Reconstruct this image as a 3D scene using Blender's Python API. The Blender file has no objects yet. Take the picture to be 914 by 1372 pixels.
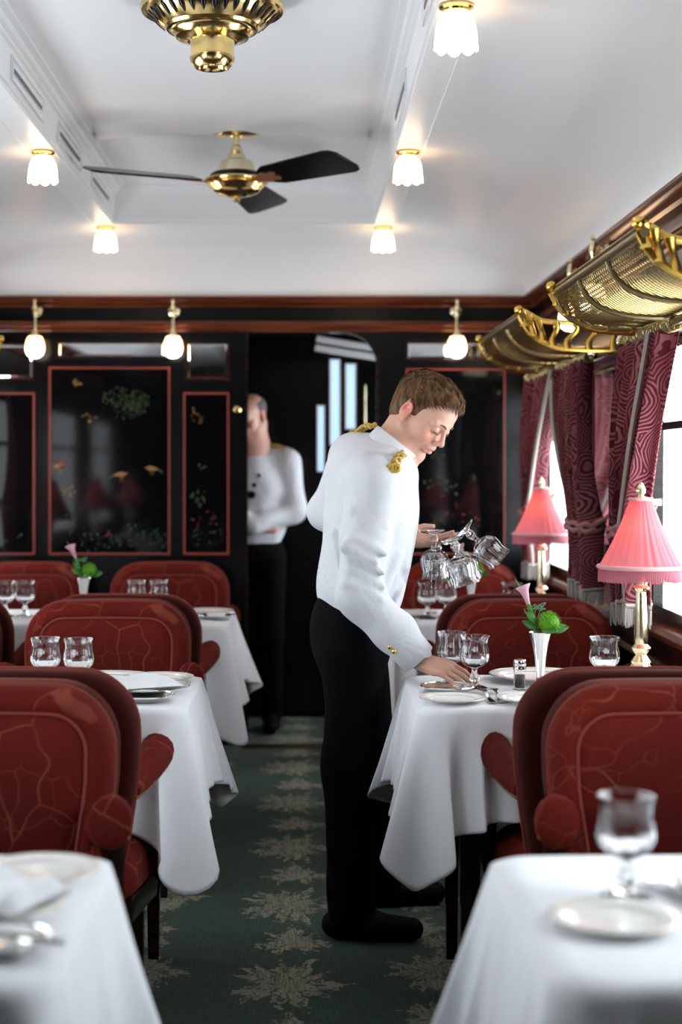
import bpy, math, random
import numpy as np
from mathutils import Vector, Matrix
PI = math.pi
A_ = np.array
sc = bpy.context.scene
COL = sc.collection
random.seed(7)
RNG = np.random.RandomState(5)

# ------------------------------------------------------------------ camera, world, light, exposure
F_PX, HC = 2050.0, 1.32
cam_d = bpy.data.cameras.new('camera')
cam = bpy.data.objects.new('camera', cam_d)
COL.objects.link(cam)
cam.location = (0, 0, HC)
cam.rotation_euler = (PI / 2, 0, 0)
cam_d.sensor_fit = 'VERTICAL'
cam_d.sensor_height = 36.0
cam_d.sensor_width = 24.0
cam_d.lens = 36.0 * F_PX / 1372.0
cam_d.shift_x = 49.0 / 1372.0
cam_d.shift_y = -61.0 / 1372.0
cam_d.clip_start = 0.05
cam_d.dof.use_dof = True
cam_d.dof.focus_distance = 4.05
cam_d.dof.aperture_fstop = 2.4
sc.camera = cam

world = bpy.data.worlds.new('overcast_daylight')
sc.world = world
world.use_nodes = True
_bg = world.node_tree.nodes['Background']
# overcast sky; brighter lower half is added fill light for the ceiling
_wn = world.node_tree
_tc = _wn.nodes.new('ShaderNodeTexCoord'); _sx = _wn.nodes.new('ShaderNodeSeparateXYZ'); _mr = _wn.nodes.new('ShaderNodeMapRange')
_wn.links.new(_tc.outputs['Generated'], _sx.inputs[0]); _wn.links.new(_sx.outputs[2], _mr.inputs[0])
_mr.inputs[1].default_value = -.35; _mr.inputs[2].default_value = .15; _mr.inputs[3].default_value = 6.4; _mr.inputs[4].default_value = 5.0
_wn.links.new(_mr.outputs[0], _bg.inputs[1])
_bg.inputs[0].default_value = (0.88, 0.95, 1.0, 1)
sc.view_settings.view_transform = 'Standard'
sc.view_settings.look = 'None'
sc.view_settings.exposure = 0.64
sc.view_settings.gamma = 1.0
sc.view_settings.use_curve_mapping = False
sc.cycles.use_denoising = True
sc.cycles.max_bounces = 10
sc.cycles.transparent_max_bounces = 16
sc.cycles.transmission_bounces = 10
sc.cycles.caustics_reflective = False
sc.cycles.caustics_refractive = False
sc.cycles.sample_clamp_indirect = 6.0

XL, XR, YB, YE = -1.63, 1.10, -1.6, 7.25     # inside faces of the car
XC = -0.267                                   # middle of the car
WIN = [(1.58, 2.86), (3.52, 4.80), (5.86, 6.98)]
WZ0, WZ1 = 0.86, 1.70
for k, (a, b) in enumerate(WIN):
    for side, x in ((1, XR + 0.03), (-1, XL - 0.03)):
        l = bpy.data.lights.new('daylight_portal', 'AREA')
        l.shape = 'RECTANGLE'
        l.size = WZ1 - WZ0
        l.size_y = b - a
        l.cycles.is_portal = True
        o = bpy.data.objects.new('daylight_portal', l)
        o.location = (x, (a + b) / 2, (WZ0 + WZ1) / 2)
        o.rotation_euler = (0, PI / 2 * side, 0)
        COL.objects.link(o)

# ------------------------------------------------------------------ node helpers and materials
class S:
    """A socket that can be added, multiplied, compared."""
    def __init__(s, nt, v): s.nt, s.v = nt, v
    def op(s, o, b=None, c=None):
        n = s.nt.nodes.new('ShaderNodeMath'); n.operation = o
        for i, q in enumerate((s, b, c)):
            if q is None: continue
            if isinstance(q, S): s.nt.links.new(q.v, n.inputs[i])
            else: n.inputs[i].default_value = q
        return S(s.nt, n.outputs[0])
    def __add__(s, b): return s.op('ADD', b)
    def __sub__(s, b): return s.op('SUBTRACT', b)
    def __mul__(s, b): return s.op('MULTIPLY', b)
    def __truediv__(s, b): return s.op('DIVIDE', b)
    def lt(s, b): return s.op('LESS_THAN', b)
    def gt(s, b): return s.op('GREATER_THAN', b)
    def step(s, a, b):
        n = s.nt.nodes.new('ShaderNodeMapRange'); n.interpolation_type = 'SMOOTHSTEP'
        s.nt.links.new(s.v, n.inputs[0]); n.inputs[1].default_value = a; n.inputs[2].default_value = b
        return S(s.nt, n.outputs[0])

class Mat:
    def __init__(s, name, color=(.8, .8, .8), rough=.5, metal=0., **kw):
        s.m = bpy.data.materials.new(name); s.m.use_nodes = True
        s.nt = s.m.node_tree
        s.b = s.nt.nodes['Principled BSDF']
        s.b.inputs['Base Color'].default_value = (*color, 1)
        s.b.inputs['Roughness'].default_value = rough
        s.b.inputs['Metallic'].default_value = metal
        for k, v in kw.items():
            s.b.inputs[k.replace('_', ' ')].default_value = v
    def coord(s, kind='Object'):
        n = s.nt.nodes.new('ShaderNodeTexCoord'); return n.outputs[kind]
    def xyz(s, kind='Object'):
        n = s.nt.nodes.new('ShaderNodeSeparateXYZ'); s.nt.links.new(s.coord(kind), n.inputs[0])
        return [S(s.nt, o) for o in n.outputs]
    def mapping(s, scale, kind='Object', rot=(0, 0, 0)):
        n = s.nt.nodes.new('ShaderNodeMapping'); s.nt.links.new(s.coord(kind), n.inputs[0])
        n.inputs['Scale'].default_value = scale; n.inputs['Rotation'].default_value = rot
        return n.outputs[0]
    def noise(s, scale, detail=3, vec=None, rough=.5, color=False, dist=0.):
        n = s.nt.nodes.new('ShaderNodeTexNoise')
        s.nt.links.new(vec if vec is not None else s.coord(), n.inputs['Vector'])
        n.inputs['Scale'].default_value = scale; n.inputs['Detail'].default_value = detail
        n.inputs['Roughness'].default_value = rough; n.inputs['Distortion'].default_value = dist
        return n.outputs['Color'] if color else S(s.nt, n.outputs['Fac'])
    def voronoi(s, scale, feature='F1', vec=None):
        n = s.nt.nodes.new('ShaderNodeTexVoronoi'); n.feature = feature
        s.nt.links.new(vec if vec is not None else s.coord(), n.inputs['Vector'])
        n.inputs['Scale'].default_value = scale
        return S(s.nt, n.outputs['Distance'])
    def warp(s, amt, scale, vec=None):
        c = s.noise(scale, 2, vec, color=True)
        a = s.nt.nodes.new('ShaderNodeVectorMath'); a.operation = 'SUBTRACT'
        s.nt.links.new(c, a.inputs[0]); a.inputs[1].default_value = (.5, .5, .5)
        b = s.nt.nodes.new('ShaderNodeVectorMath'); b.operation = 'SCALE'
        s.nt.links.new(a.outputs[0], b.inputs[0]); b.inputs['Scale'].default_value = amt
        d = s.nt.nodes.new('ShaderNodeVectorMath'); d.operation = 'ADD'
        s.nt.links.new(b.outputs[0], d.inputs[0]); s.nt.links.new(vec if vec is not None else s.coord(), d.inputs[1])
        return d.outputs[0]
    def mix(s, fac, a, b):
        n = s.nt.nodes.new('ShaderNodeMix'); n.data_type = 'RGBA'
        s.nt.links.new(fac.v, n.inputs[0])
        for i, q in ((6, a), (7, b)):
            if isinstance(q, tuple): n.inputs[i].default_value = (*q, 1)
            else: s.nt.links.new(q, n.inputs[i])
        return n.outputs[2]
    def col(s, out): s.nt.links.new(out, s.b.inputs['Base Color']); return s
    def bump(s, h, strength=.3, dist=.002):
        n = s.nt.nodes.new('ShaderNodeBump'); s.nt.links.new(h.v, n.inputs['Height'])
        n.inputs['Strength'].default_value = strength; n.inputs['Distance'].default_value = dist
        s.nt.links.new(n.outputs[0], s.b.inputs['Normal']); return s
    def rough(s, v): s.nt.links.new(v.v, s.b.inputs['Roughness']); return s

M = {}
def mat(key, *a, **k):
    M[key] = Mat(key, *a, **k); return M[key]

m = mat('white_paint', (.90, .90, .90), .35)
m.bump(m.noise(3.0, 2), .05, .01)
m = mat('linen', (.80, .81, .835), .8, Sheen_Weight=.1)
m.bump(m.noise(900, 2), .12, .0004)
m = mat('black_lacquer', (.003, .003, .0035), .06, Specular_IOR_Level=.2)
m.bump(m.noise(2.5, 2), .06, .01)
m = mat('dark_wood', (.02, .008, .005), .2, Specular_IOR_Level=.3)
n = m.noise(6, 5, m.mapping((1, .4, 9)), dist=1.5)
m.col(m.mix(n.step(.35, .7), (.018, .007, .004), (.004, .002, .0015)))
m = mat('red_wood', (.12, .03, .015), .22)
n = m.noise(5, 6, m.mapping((.5, .5, 18)), dist=1.0)
m.col(m.mix(n.step(.3, .7), (.21, .055, .022), (.06, .014, .008)))
mat('inlay_red', (.30, .045, .03), .35)
m = mat('brass', (.80, .58, .24), .16, 1.0)
m.rough(m.noise(30, 3) * .16 + .1)
m = mat('antique_brass', (.30, .235, .115), .34, 1.0)
m = mat('wire_brass', (.34, .25, .10), .40, 1.0)
m = mat('pale_brass', (.86, .76, .50), .22, 1.0)
mat('gold', (.88, .56, .12), .24, 1.0)
m = mat('silver', (.86, .86, .84), .12, 1.0)
mat('mirror', (.86, .88, .9), .03, 1.0)
mat('black_gloss', (.003, .003, .0035), .2, Specular_IOR_Level=.22)
mat('copper_gloss', (.62, .27, .15), .3, .7)
m = mat('china', (.80, .79, .76), .12)
mat('china_trim', (.42, .38, .3), .25, .6)
m = mat('skin', (.7, .4, .3), .48, Subsurface_Weight=.12, Subsurface_Scale=.008)
m.b.inputs['Subsurface Radius'].default_value = (1, .35, .2)
a_ = m.nt.nodes.new('ShaderNodeVertexColor'); a_.layer_name = 'Col'; m.nt.links.new(a_.outputs[0], m.b.inputs['Base Color'])
m.bump(m.noise(420, 2), .08, .0006)
m = mat('brown_hair', (.09, .05, .025), .55, Specular_IOR_Level=.2)
n = m.noise(90, 3, m.mapping((1, 1, .3)))
m.col(m.mix(n.step(.3, .7), (.045, .022, .009), (.19, .098, .040)))
m.bump(n, .5, .003)
mat('grey_hair', (.12, .10, .09), .7)
m = mat('white_jacket', (.66, .67, .71), .8)
m.bump(m.noise(11, 3, dist=.8) + m.noise(700, 2) * .02, .55, .016)
m = mat('black_trousers', (.0022, .0022, .003), .9, Specular_IOR_Level=.08)
mat('black_leather', (.002, .002, .002), .6, Specular_IOR_Level=.1)
mat('navy_cloth', (.006, .009, .02), .85)
m = mat('gold_braid', (.60, .40, .08), .45, .6)
m.bump(m.voronoi(260), .8, .002)
mat('leaf_green', (.05, .22, .03), .45)
m = mat('moss_green', (.16, .42, .02), .7)
mat('pink_petal', (.80, .38, .50), .5, Subsurface_Weight=.2)
mat('stem_green', (.12, .30, .05), .5)
mat('thistle_blue', (.10, .16, .26), .6)
mat('pepper', (.03, .025, .02), .8)
mat('trim_cream', (.42, .38, .35), .9)
mat('nail_brass', (.6, .4, .2), .35, 1.0)

# velvet with a pale vein pattern
m = mat('red_velvet', (.2, .02, .01), .85, Sheen_Weight=.09, Sheen_Roughness=.35, Specular_IOR_Level=.15)
m.b.inputs['Sheen Tint'].default_value = (.9, .22, .14, 1)
w = m.warp(.24, 4.0)
e = m.voronoi(5.5, 'DISTANCE_TO_EDGE', w)
msk = m.noise(6, 2).step(.36, .56)
v = (e.step(.016, .004)) * msk
w2 = m.warp(.08, 9.0)
v2 = m.voronoi(11, 'DISTANCE_TO_EDGE', w2).step(.018, .004) * m.noise(5, 1).step(.50, .58)
v = v.op('MAXIMUM', v2 * .6)
tone = m.mix(m.noise(2.2, 2).step(.3, .7), (.070, .0045, .0028), (.130, .009, .0045))
m.col(m.mix(v * .20, tone, (.50, .17, .10)))
m.bump(m.noise(500, 2), .25, .001)
m = mat('dark_velvet', (.030, .003, .0022), .9, Sheen_Weight=.12, Specular_IOR_Level=.1)
m.b.inputs['Sheen Tint'].default_value = (.9, .25, .16, 1)
m = mat('velvet_piping', (.20, .024, .013), .8)

# curtain damask: concentric roses
m = mat('curtain_damask', (.3, .06, .08), .7, Specular_IOR_Level=.15)
w = m.warp(.03, 14.0, m.coord('UV'))
d = m.voronoi(8.5, 'F1', w)
rings = (d * 74.0 + m.noise(9, 2, m.coord('UV')) * 3.0).op('SINE').step(-.1, .25)
pale = m.mix(m.noise(3, 2, m.coord('UV')).step(.35, .65), (.20, .055, .068), (.36, .15, .16))
m.col(m.mix(rings, (.085, .007, .015), pale))
tr = m.nt.nodes.new('ShaderNodeBsdfTranslucent'); tr.inputs[0].default_value = (.5, .08, .1, 1)
mx = m.nt.nodes.new('ShaderNodeMixShader'); mx.inputs[0].default_value = .16
out = m.nt.nodes['Material Output']
m.nt.links.new(m.b.outputs[0], mx.inputs[1]); m.nt.links.new(tr.outputs[0], mx.inputs[2]); m.nt.links.new(mx.outputs[0], out.inputs[0])

def translucent(key, base, trans, fac, rough=.8):
    m = mat(key, base, rough)
    tr = m.nt.nodes.new('ShaderNodeBsdfTranslucent'); tr.inputs[0].default_value = (*trans, 1)
    mx = m.nt.nodes.new('ShaderNodeMixShader'); mx.inputs[0].default_value = fac
    out = m.nt.nodes['Material Output']
    m.nt.links.new(m.b.outputs[0], mx.inputs[1]); m.nt.links.new(tr.outputs[0], mx.inputs[2]); m.nt.links.new(mx.outputs[0], out.inputs[0])
    return m
translucent('pink_silk', (.68, .22, .27), (.88, .24, .24), .42)
translucent('pink_fringe', (.55, .20, .25), (.7, .2, .25), .3)
translucent('sheer_white', (.55, .62, .68), (.6, .68, .75), .5)

def emis(key, color, strength):
    m = mat(key, color, .4)
    m.b.inputs['Emission Color'].default_value = (*color, 1)
    m.b.inputs['Emission Strength'].default_value = strength
    return m
emis('lit_bulb', (1.0, .62, .30), 26.0)
# lamp glass glows warm, whiter where the bulb sits
m = emis('lit_opal_glass', (1.0, .80, .55), 4.2)
z = m.xyz('Generated')[2]
m.nt.links.new(m.mix(z.step(.75, .15), (1.0, .55, .25), (1.0, .90, .74)), m.b.inputs['Emission Color'])
emis('screen_daylight', (.8, .9, 1.0), 1.0)

# crystal and window glass
m = mat('crystal', (1, 1, 1), .02, Transmission_Weight=1.0, IOR=1.5)
m = mat('window_glass', (1, 1, 1), 0)
nt = m.nt
tp = nt.nodes.new('ShaderNodeBsdfTransparent'); gl = nt.nodes.new('ShaderNodeBsdfGlossy'); gl.inputs['Roughness'].default_value = .02
fr = nt.nodes.new('ShaderNodeFresnel'); fr.inputs[0].default_value = 1.3
mx = nt.nodes.new('ShaderNodeMixShader')
geo = nt.nodes.new('ShaderNodeNewGeometry')
ff = S(nt, fr.outputs[0]) * (S(nt, geo.outputs['Backfacing']) * -1.0 + 1.0)
nt.links.new(ff.v, mx.inputs[0]); nt.links.new(tp.outputs[0], mx.inputs[1]); nt.links.new(gl.outputs[0], mx.inputs[2])
nt.links.new(mx.outputs[0], nt.nodes['Material Output'].inputs[0])
mat('etched', (.85, .88, .9), .6)

# carpet: green ground with beige damask bouquets
m = mat('green_carpet', (.03, .12, .07), .95, Sheen_Weight=.15)
X, Y, Z = m.xyz()
wob = m.noise(26, 3); wob3 = m.noise(38, 3); wob2 = m.noise(31, 3, m.mapping((1, 1, 1), rot=(0, 0, 1.3)))
def wrap(s, per, off):
    return ((s - off) / per).op('FRACT') - .5
def flower(px, py, ox, oy, R, n, k, sy=1.0):
    u = wrap(X, px, ox) * px + (wob - .5) * .05
    v = (wrap(Y, py, oy) * py) / sy + (wob2 - .5) * .05
    r = (u * u + v * v).op('SQRT')
    th = v.op('ARCTAN2', u)
    edge = (th * n + k).op('COSINE') * .13 + (th * (2 * n + 1) + k).op('COSINE') * .13 + (th * (4 * n + 3)).op('COSINE') * .10 + (wob3 - .5) * .9 + .72
    q = r / (edge * R)
    inside = q.step(1.0, .93)
    ring = ((q * 11.0 + (th * (n + 2)).op('COSINE') * 2.2).op('SINE')).step(.62, .85)
    vein = ((th * (n * 2) + q * 3.0).op('SINE')).op('ABSOLUTE').step(.22, .08)
    return inside * (S(m.nt, (ring.op('MAXIMUM', vein)).v) * -.85 + 1.0)
f = flower(.78, .70, -.44, .05, .165, 5, .4, 1.3)
f = f.op('MAXIMUM', flower(.78, .70, -.42, .40, .115, 3, 1.3, 1.2))
f = f.op('MAXIMUM', flower(.39, .35, -.22, .22, .055, 4, 2.0, 1.2))
f = f.op('MAXIMUM', flower(.78, .70, -.05, .15, .14, 4, .9, 1.35))
f = f.op('MAXIMUM', flower(.78, .70, -.07, .52, .10, 5, .1, 1.3))
streak = m.noise(60, 3, m.mapping((3.2, .25, 1)))
ground = m.mix(streak.step(.35, .65), (.003, .018, .008), (.011, .045, .021))
beige = m.mix(streak.step(.3, .7), (.15, .145, .10), (.27, .255, .185))
m.col(m.mix(f * .92, ground, beige))
m.bump(m.noise(380, 2) + f * .4, .4, .003)
# ------------------------------------------------------------------ mesh helpers
def R3(x=0, y=0, z=0):
    return np.array((Matrix.Rotation(z, 3, 'Z') @ Matrix.Rotation(y, 3, 'Y') @ Matrix.Rotation(x, 3, 'X')))

class MB:
    def __init__(s): s.v = []; s.f = []; s.m = []; s.n = 0; s.uv = None
    def add(s, V, F, mi=0):
        V = np.asarray(V, float).reshape(-1, 3)
        s.v.append(V)
        for q in F: s.f.append(tuple(int(i) + s.n for i in q)); s.m.append(mi)
        s.n += len(V); return s
    def box(s, x0, x1, y0, y1, z0, z1, mi=0, T=None):
        V = np.array([(x, y, z) for x in (x0, x1) for y in (y0, y1) for z in (z0, z1)], float)
        if T is not None: V = V @ T[0].T + T[1]
        return s.add(V, [(0, 1, 3, 2), (4, 6, 7, 5), (0, 4, 5, 1), (2, 3, 7, 6), (0, 2, 6, 4), (1, 5, 7, 3)], mi)
    def grid(s, P, mi=0, wu=False, wv=False, capu=False):
        a, b = P.shape[:2]; F = []
        for i in range(a if wu else a - 1):
            for j in range(b if wv else b - 1):
                i2, j2 = (i + 1) % a, (j + 1) % b
                F.append((i * b + j, i2 * b + j, i2 * b + j2, i * b + j2))
        if capu:
            F.append(tuple(range(b))[::1]); F.append(tuple((a - 1) * b + j for j in range(b))[::-1])
        return s.add(P.reshape(-1, 3), F, mi)
    def lathe(s, prof, n=32, c=(0, 0, 0), mi=0, lobes=0, amp=None, T=None, sx=1., sy=1.):
        P = np.zeros((len(prof), n, 3)); th = np.linspace(0, 2 * PI, n, endpoint=False)
        for i, (r, z) in enumerate(prof):
            k = 1 + (amp(i) * np.cos(lobes * th) if lobes else 0)
            P[i, :, 0] = r * k * np.cos(th) * sx; P[i, :, 1] = r * k * np.sin(th) * sy; P[i, :, 2] = z
        V = P.reshape(-1, 3)
        if T is not None: V = V @ T[0].T + T[1]
        V = V + np.array(c)
        P = V.reshape(P.shape)
        a = len(prof); F = []
        for i in range(a - 1):
            for j in range(n):
                j2 = (j + 1) % n
                F.append((i * n + j, i * n + j2, (i + 1) * n + j2, (i + 1) * n + j))
        if prof[0][0] > 1e-6: F.append(tuple(range(n))[::-1])
        if prof[-1][0] > 1e-6: F.append(tuple((a - 1) * n + j for j in range(n)))
        return s.add(V, F, mi)
    def tube(s, pts, r, n=8, mi=0, closed=False, sx=1.0, up=None):
        pts = np.asarray(pts, float); k = len(pts)
        rr = np.full(k, r) if np.isscalar(r) else np.asarray(r, float)
        T = np.gradient(pts, axis=0)
        if closed: T = np.roll(pts, -1, 0) - np.roll(pts, 1, 0)
        T /= np.linalg.norm(T, axis=1)[:, None] + 1e-12
        u = np.array(up if up is not None else ((0, 0, 1) if abs(T[0][2]) < .9 else (1, 0, 0)), float)
        th = np.linspace(0, 2 * PI, n, endpoint=False); P = np.zeros((k, n, 3))
        for i in range(k):
            u = u - T[i] * u.dot(T[i]); u /= np.linalg.norm(u) + 1e-12
            w = np.cross(T[i], u)
            P[i] = pts[i] + rr[i] * (np.cos(th)[:, None] * w * sx + np.sin(th)[:, None] * u)
        return s.grid(P, mi, wu=closed, wv=True, capu=not closed)
    def ellip(s, c, r, n=16, rot=None, mi=0):
        a, b = n // 2 + 1, n
        ph = np.linspace(0, PI, a)[:, None]; th = np.linspace(0, 2 * PI, b, endpoint=False)[None]
        P = np.stack([np.sin(ph) * np.cos(th) * r[0], np.sin(ph) * np.sin(th) * r[1], np.cos(ph) * np.ones_like(th) * r[2]], -1)
        if rot is not None: P = P @ rot.T
        return s.grid(P[::-1] + np.array(c), mi, wv=True)
    def prism(s, poly, lo, hi, axis='y', mi=0):
        k = len(poly); V = []
        for t in (lo, hi):
            for (a, b) in poly:
                V.append({'x': (t, a, b), 'y': (a, t, b), 'z': (a, b, t)}[axis])
        F = [tuple(range(k)), tuple(range(2 * k - 1, k - 1, -1))]
        F += [(i, i + k, (i + 1) % k + k, (i + 1) % k) for i in range(k)]
        return s.add(V, F, mi)
    def pillow(s, outline, prof, mapf, mi=0):
        """outline (n,2) CCW; prof [(inset, t)]; mapf(a, b, t) -> xyz."""
        O = np.asarray(outline, float); n = len(O)
        T = np.roll(O, -1, 0) - np.roll(O, 1, 0); T /= np.linalg.norm(T, axis=1)[:, None]
        N = np.stack([T[:, 1], -T[:, 0]], 1); c = O.mean(0)
        P = np.zeros((len(prof), n, 3))
        for i, (ins, t) in enumerate(prof):
            if ins > .5: Q = c + (O - c) * (1 - ins)          # big inset = scale towards the centre
            else: Q = O - N * ins
            P[i] = np.array([mapf(a, b, t) for a, b in Q])
        return s.grid(P, mi, wv=True, capu=True)
    def build(s, name, mats, parent=None, loc=None, rot=None, smooth=True, ang=40, bevel=0, solid=0, sub=0, fix=True):
        V = np.concatenate(s.v) if s.v else np.zeros((0, 3))
        me = bpy.data.meshes.new(name)
        me.from_pydata(V.tolist(), [], s.f)
        mats = mats if isinstance(mats, (list, tuple)) else [mats]
        for q in mats: me.materials.append(M[q].m)
        me.polygons.foreach_set('material_index', s.m)
        if s.uv is not None:
            uvl = me.uv_layers.new(name='UVMap'); li = np.zeros(len(me.loops), int); me.loops.foreach_get('vertex_index', li)
            uvl.data.foreach_set('uv', np.asarray(s.uv)[li].ravel())
        if fix:
            import bmesh
            bm = bmesh.new(); bm.from_mesh(me)
            bmesh.ops.remove_doubles(bm, verts=bm.verts, dist=1e-6)
            bmesh.ops.recalc_face_normals(bm, faces=bm.faces); bm.to_mesh(me); bm.free()
        if smooth:
            me.polygons.foreach_set('use_smooth', [True] * len(me.polygons))
            me.set_sharp_from_angle(angle=math.radians(ang))
        me.update()
        o = bpy.data.objects.new(name, me); COL.objects.link(o)
        if parent is not None: o.parent = parent
        if loc is not None: o.location = loc
        if rot is not None: o.rotation_euler = rot
        if bevel:
            b = o.modifiers.new('bevel', 'BEVEL'); b.width = bevel; b.segments = 2; b.limit_method = 'ANGLE'
        if solid:
            b = o.modifiers.new('solid', 'SOLIDIFY'); b.thickness = solid; b.offset = 0
        if sub:
            b = o.modifiers.new('sub', 'SUBSURF'); b.levels = sub; b.render_levels = sub
        return o

def tag(o, label=None, cat=None, group=None, kind=None):
    if label: o['label'] = label
    if cat: o['category'] = cat
    if group: o['group'] = group
    if kind: o['kind'] = kind
    return o
def empty(name, label, cat, loc=(0, 0, 0), rz=0, group=None):
    o = bpy.data.objects.new(name, None); COL.objects.link(o); o.empty_display_size = .05
    o.location = loc; o.rotation_euler = (0, 0, rz)
    return tag(o, label, cat, group)
def struct(mb, name, mats, **k):
    return tag(mb.build(name, mats, **k), kind='structure')
def dup(root, loc, label, rz=None, group=None, scale=None):
    r = root.copy(); COL.objects.link(r); r.location = loc
    if rz is not None: r.rotation_euler = (r.rotation_euler[0], r.rotation_euler[1], rz)
    if scale is not None: r.scale = (scale,) * 3
    r['label'] = label
    if group: r['group'] = group
    for ch in list(root.children):
        c = ch.copy(); COL.objects.link(c); c.parent = r
        for g in ch.children:
            d = g.copy(); COL.objects.link(d); d.parent = c
    return r
def arc(cx, cy, r, a0, a1, n):
    return [(cx + r * math.cos(a0 + (a1 - a0) * i / n), cy + r * math.sin(a0 + (a1 - a0) * i / n)) for i in range(n + 1)]
def rrect(x0, x1, y0, y1, r, n=6):
    """rounded rectangle, counter-clockwise; r = one radius or four (x1y1, x0y1, x0y0, x1y0)"""
    r = (r,) * 4 if np.isscalar(r) else r
    return (arc(x1 - r[0], y1 - r[0], r[0], 0, PI / 2, n) + arc(x0 + r[1], y1 - r[1], r[1], PI / 2, PI, n)
            + arc(x0 + r[2], y0 + r[2], r[2], PI, 1.5 * PI, n) + arc(x1 - r[3], y0 + r[3], r[3], 1.5 * PI, 2 * PI, n))
def resample(pts, n):
    P = np.asarray(pts, float); Q = np.vstack([P, P[:1]])
    d = np.r_[0, np.cumsum(np.linalg.norm(np.diff(Q, axis=0), axis=1))]
    t = np.linspace(0, d[-1], n, endpoint=False)
    return np.stack([np.interp(t, d, Q[:, i]) for i in range(P.shape[1])], 1)
def spline(pts, n):
    """Catmull-Rom through pts"""
    P = np.asarray(pts, float); P = np.vstack([2 * P[0] - P[1], P, 2 * P[-1] - P[-2]])
    out = []; k = len(P) - 3
    for t in np.linspace(0, k - 1e-9, n):
        i = int(t); u = t - i; a, b, c, d = P[i:i + 4]
        out.append(.5 * ((2 * b) + (c - a) * u + (2 * a - 5 * b + 4 * c - d) * u * u + (3 * b - a - 3 * c + d) * u ** 3))
    return np.array(out)

# ------------------------------------------------------------------ the room
mb = MB(); mb.box(XL - .08, XR + .08, YB, 9.4, -.08, 0)
floor = struct(mb, 'floor', 'green_carpet', smooth=False)
mb = MB(); mb.prism([(YE - .10, 0), (YE - .10, .006), (YE - .08, .010), (YE - .02, .010), (YE, .006), (YE, 0)], -.29, .36, 'x')
struct(mb, 'trim_threshold', 'antique_brass')

# side walls with window openings
def side_wall(name, x, s):
    """x inside face, s=+1 right wall, -1 left wall"""
    mb = MB(); a, b = sorted((x, x + s * .02))
    mb.box(a, b, YB, YE + .02, 0, WZ0); mb.box(a, b, YB, YE + .02, WZ1, 2.40)
    ys = [YB] + [q for w in WIN for q in w] + [YE + .02]
    for i in range(0, len(ys), 2): mb.box(a, b, ys[i], ys[i + 1], WZ0, WZ1)
    w = struct(mb, name, 'dark_wood', smooth=False)
    # dado, sill rail and head rail mouldings
    p = MB()
    for z, h, t in ((.80, .045, .045), (.70, .015, .015), (.12, .03, .02)):
        p.prism([(x, z), (x - s * t, z + .004), (x - s * (t + .008), z + h / 2), (x - s * t, z + h - .004), (x, z + h)], YB, YE, 'y')
    p.build('sill_moulding', 'red_wood', w)
    # lacquer panel between the windows with red inlay
    for i in range(1, len(ys) - 1, 2) if False else range(2, len(ys) - 1, 2):
        y0, y1 = ys[i] + .07, ys[i + 1] - .07
        if y1 - y0 < .05: continue
        q = MB(); q.box(*sorted((x - s * .001, x - s * .006)), y0, y1, .93, 1.68)
        pn = q.build('lacquer_panel', 'black_lacquer', w, smooth=False)
        q = MB(); t = .007; X0, X1 = sorted((x - s * .005, x - s * .010))
        q.box(X0, X1, y0, y0 + t, .93, 1.68); q.box(X0, X1, y1 - t, y1, .93, 1.68)
        q.box(X0, X1, y0, y1, .93, .93 + t); q.box(X0, X1, y0, y1, 1.68 - t, 1.68)
        q.build('inlay_border', 'inlay_red', pn, smooth=False)
    q = MB(); y0, y1 = 6.68, 7.2
    return w
wall_r = side_wall('wall_right', XR, 1)
wall_l = side_wall('wall_left', XL, -1)

# windows
kk = 0
for s, x in ((1, XR), (-1, XL)):
    for (y0, y1) in WIN:
        kk += 1
        a, b = sorted((x - s * .012, x + s * .02)); mb = MB(); t = .03
        mb.box(a, b, y0, y0 + t, WZ0, WZ1); mb.box(a, b, y1 - t, y1, WZ0, WZ1)
        mb.box(a, b, y0 + t, y1 - t, WZ0, WZ0 + t); mb.box(a, b, y0 + t, y1 - t, WZ1 - t, WZ1)
        fr = struct(mb, 'window_%d' % kk, 'dark_wood', smooth=False, bevel=.004)
        mb = MB(); a2, b2 = sorted((x - s * .008, x + s * .016)); mb.box(a2, b2, y0 + t, y1 - t, 1.43, 1.455)
        mb.build('transom_bar', 'dark_wood', fr, smooth=False, bevel=.004)
        mb = MB(); a2, b2 = sorted((x + s * .003, x + s * .007)); mb.box(a2, b2, y0 + t, y1 - t, WZ0 + t, WZ1 - t)
        mb.build('pane', 'window_glass', fr, smooth=False)

# cornice mouldings round the top (side walls and end wall)
def mould(prof, name, pts_axis):
    pass
CZ = 2.122
def cornice_profile(z0, z1, t):
    h = z1 - z0
    return [(0, z0), (t * .35, z0), (t * .5, z0 + h * .18), (t * .42, z0 + h * .3), (t * .8, z0 + h * .42), (t * .95, z0 + h * .6), (t * .85, z0 + h * .72), (t, z0 + h * .8), (t, z1), (0, z1)]
for nm, s, x in (('trim_cornice_right', 1, XR), ('trim_cornice_left', -1, XL)):
    mb = MB()
    mb.prism([(x - s * a, z) for a, z in cornice_profile(2.070, CZ, .072)], YB, YE, 'y')
    mb.prism([(x - s * a, z) for a, z in cornice_profile(1.962, 2.005, .04)], YB, YE, 'y')
    struct(mb, nm, 'red_wood')
mb = MB()
mb.prism([(YE - a, z) for a, z in cornice_profile(2.072, CZ, .06)], XL, XR, 'x')
mb.prism([(YE - a, z) for a, z in cornice_profile(1.957, 2.005, .035)], XL, XR, 'x')
struct(mb, 'trim_cornice_end', 'red_wood')

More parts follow.
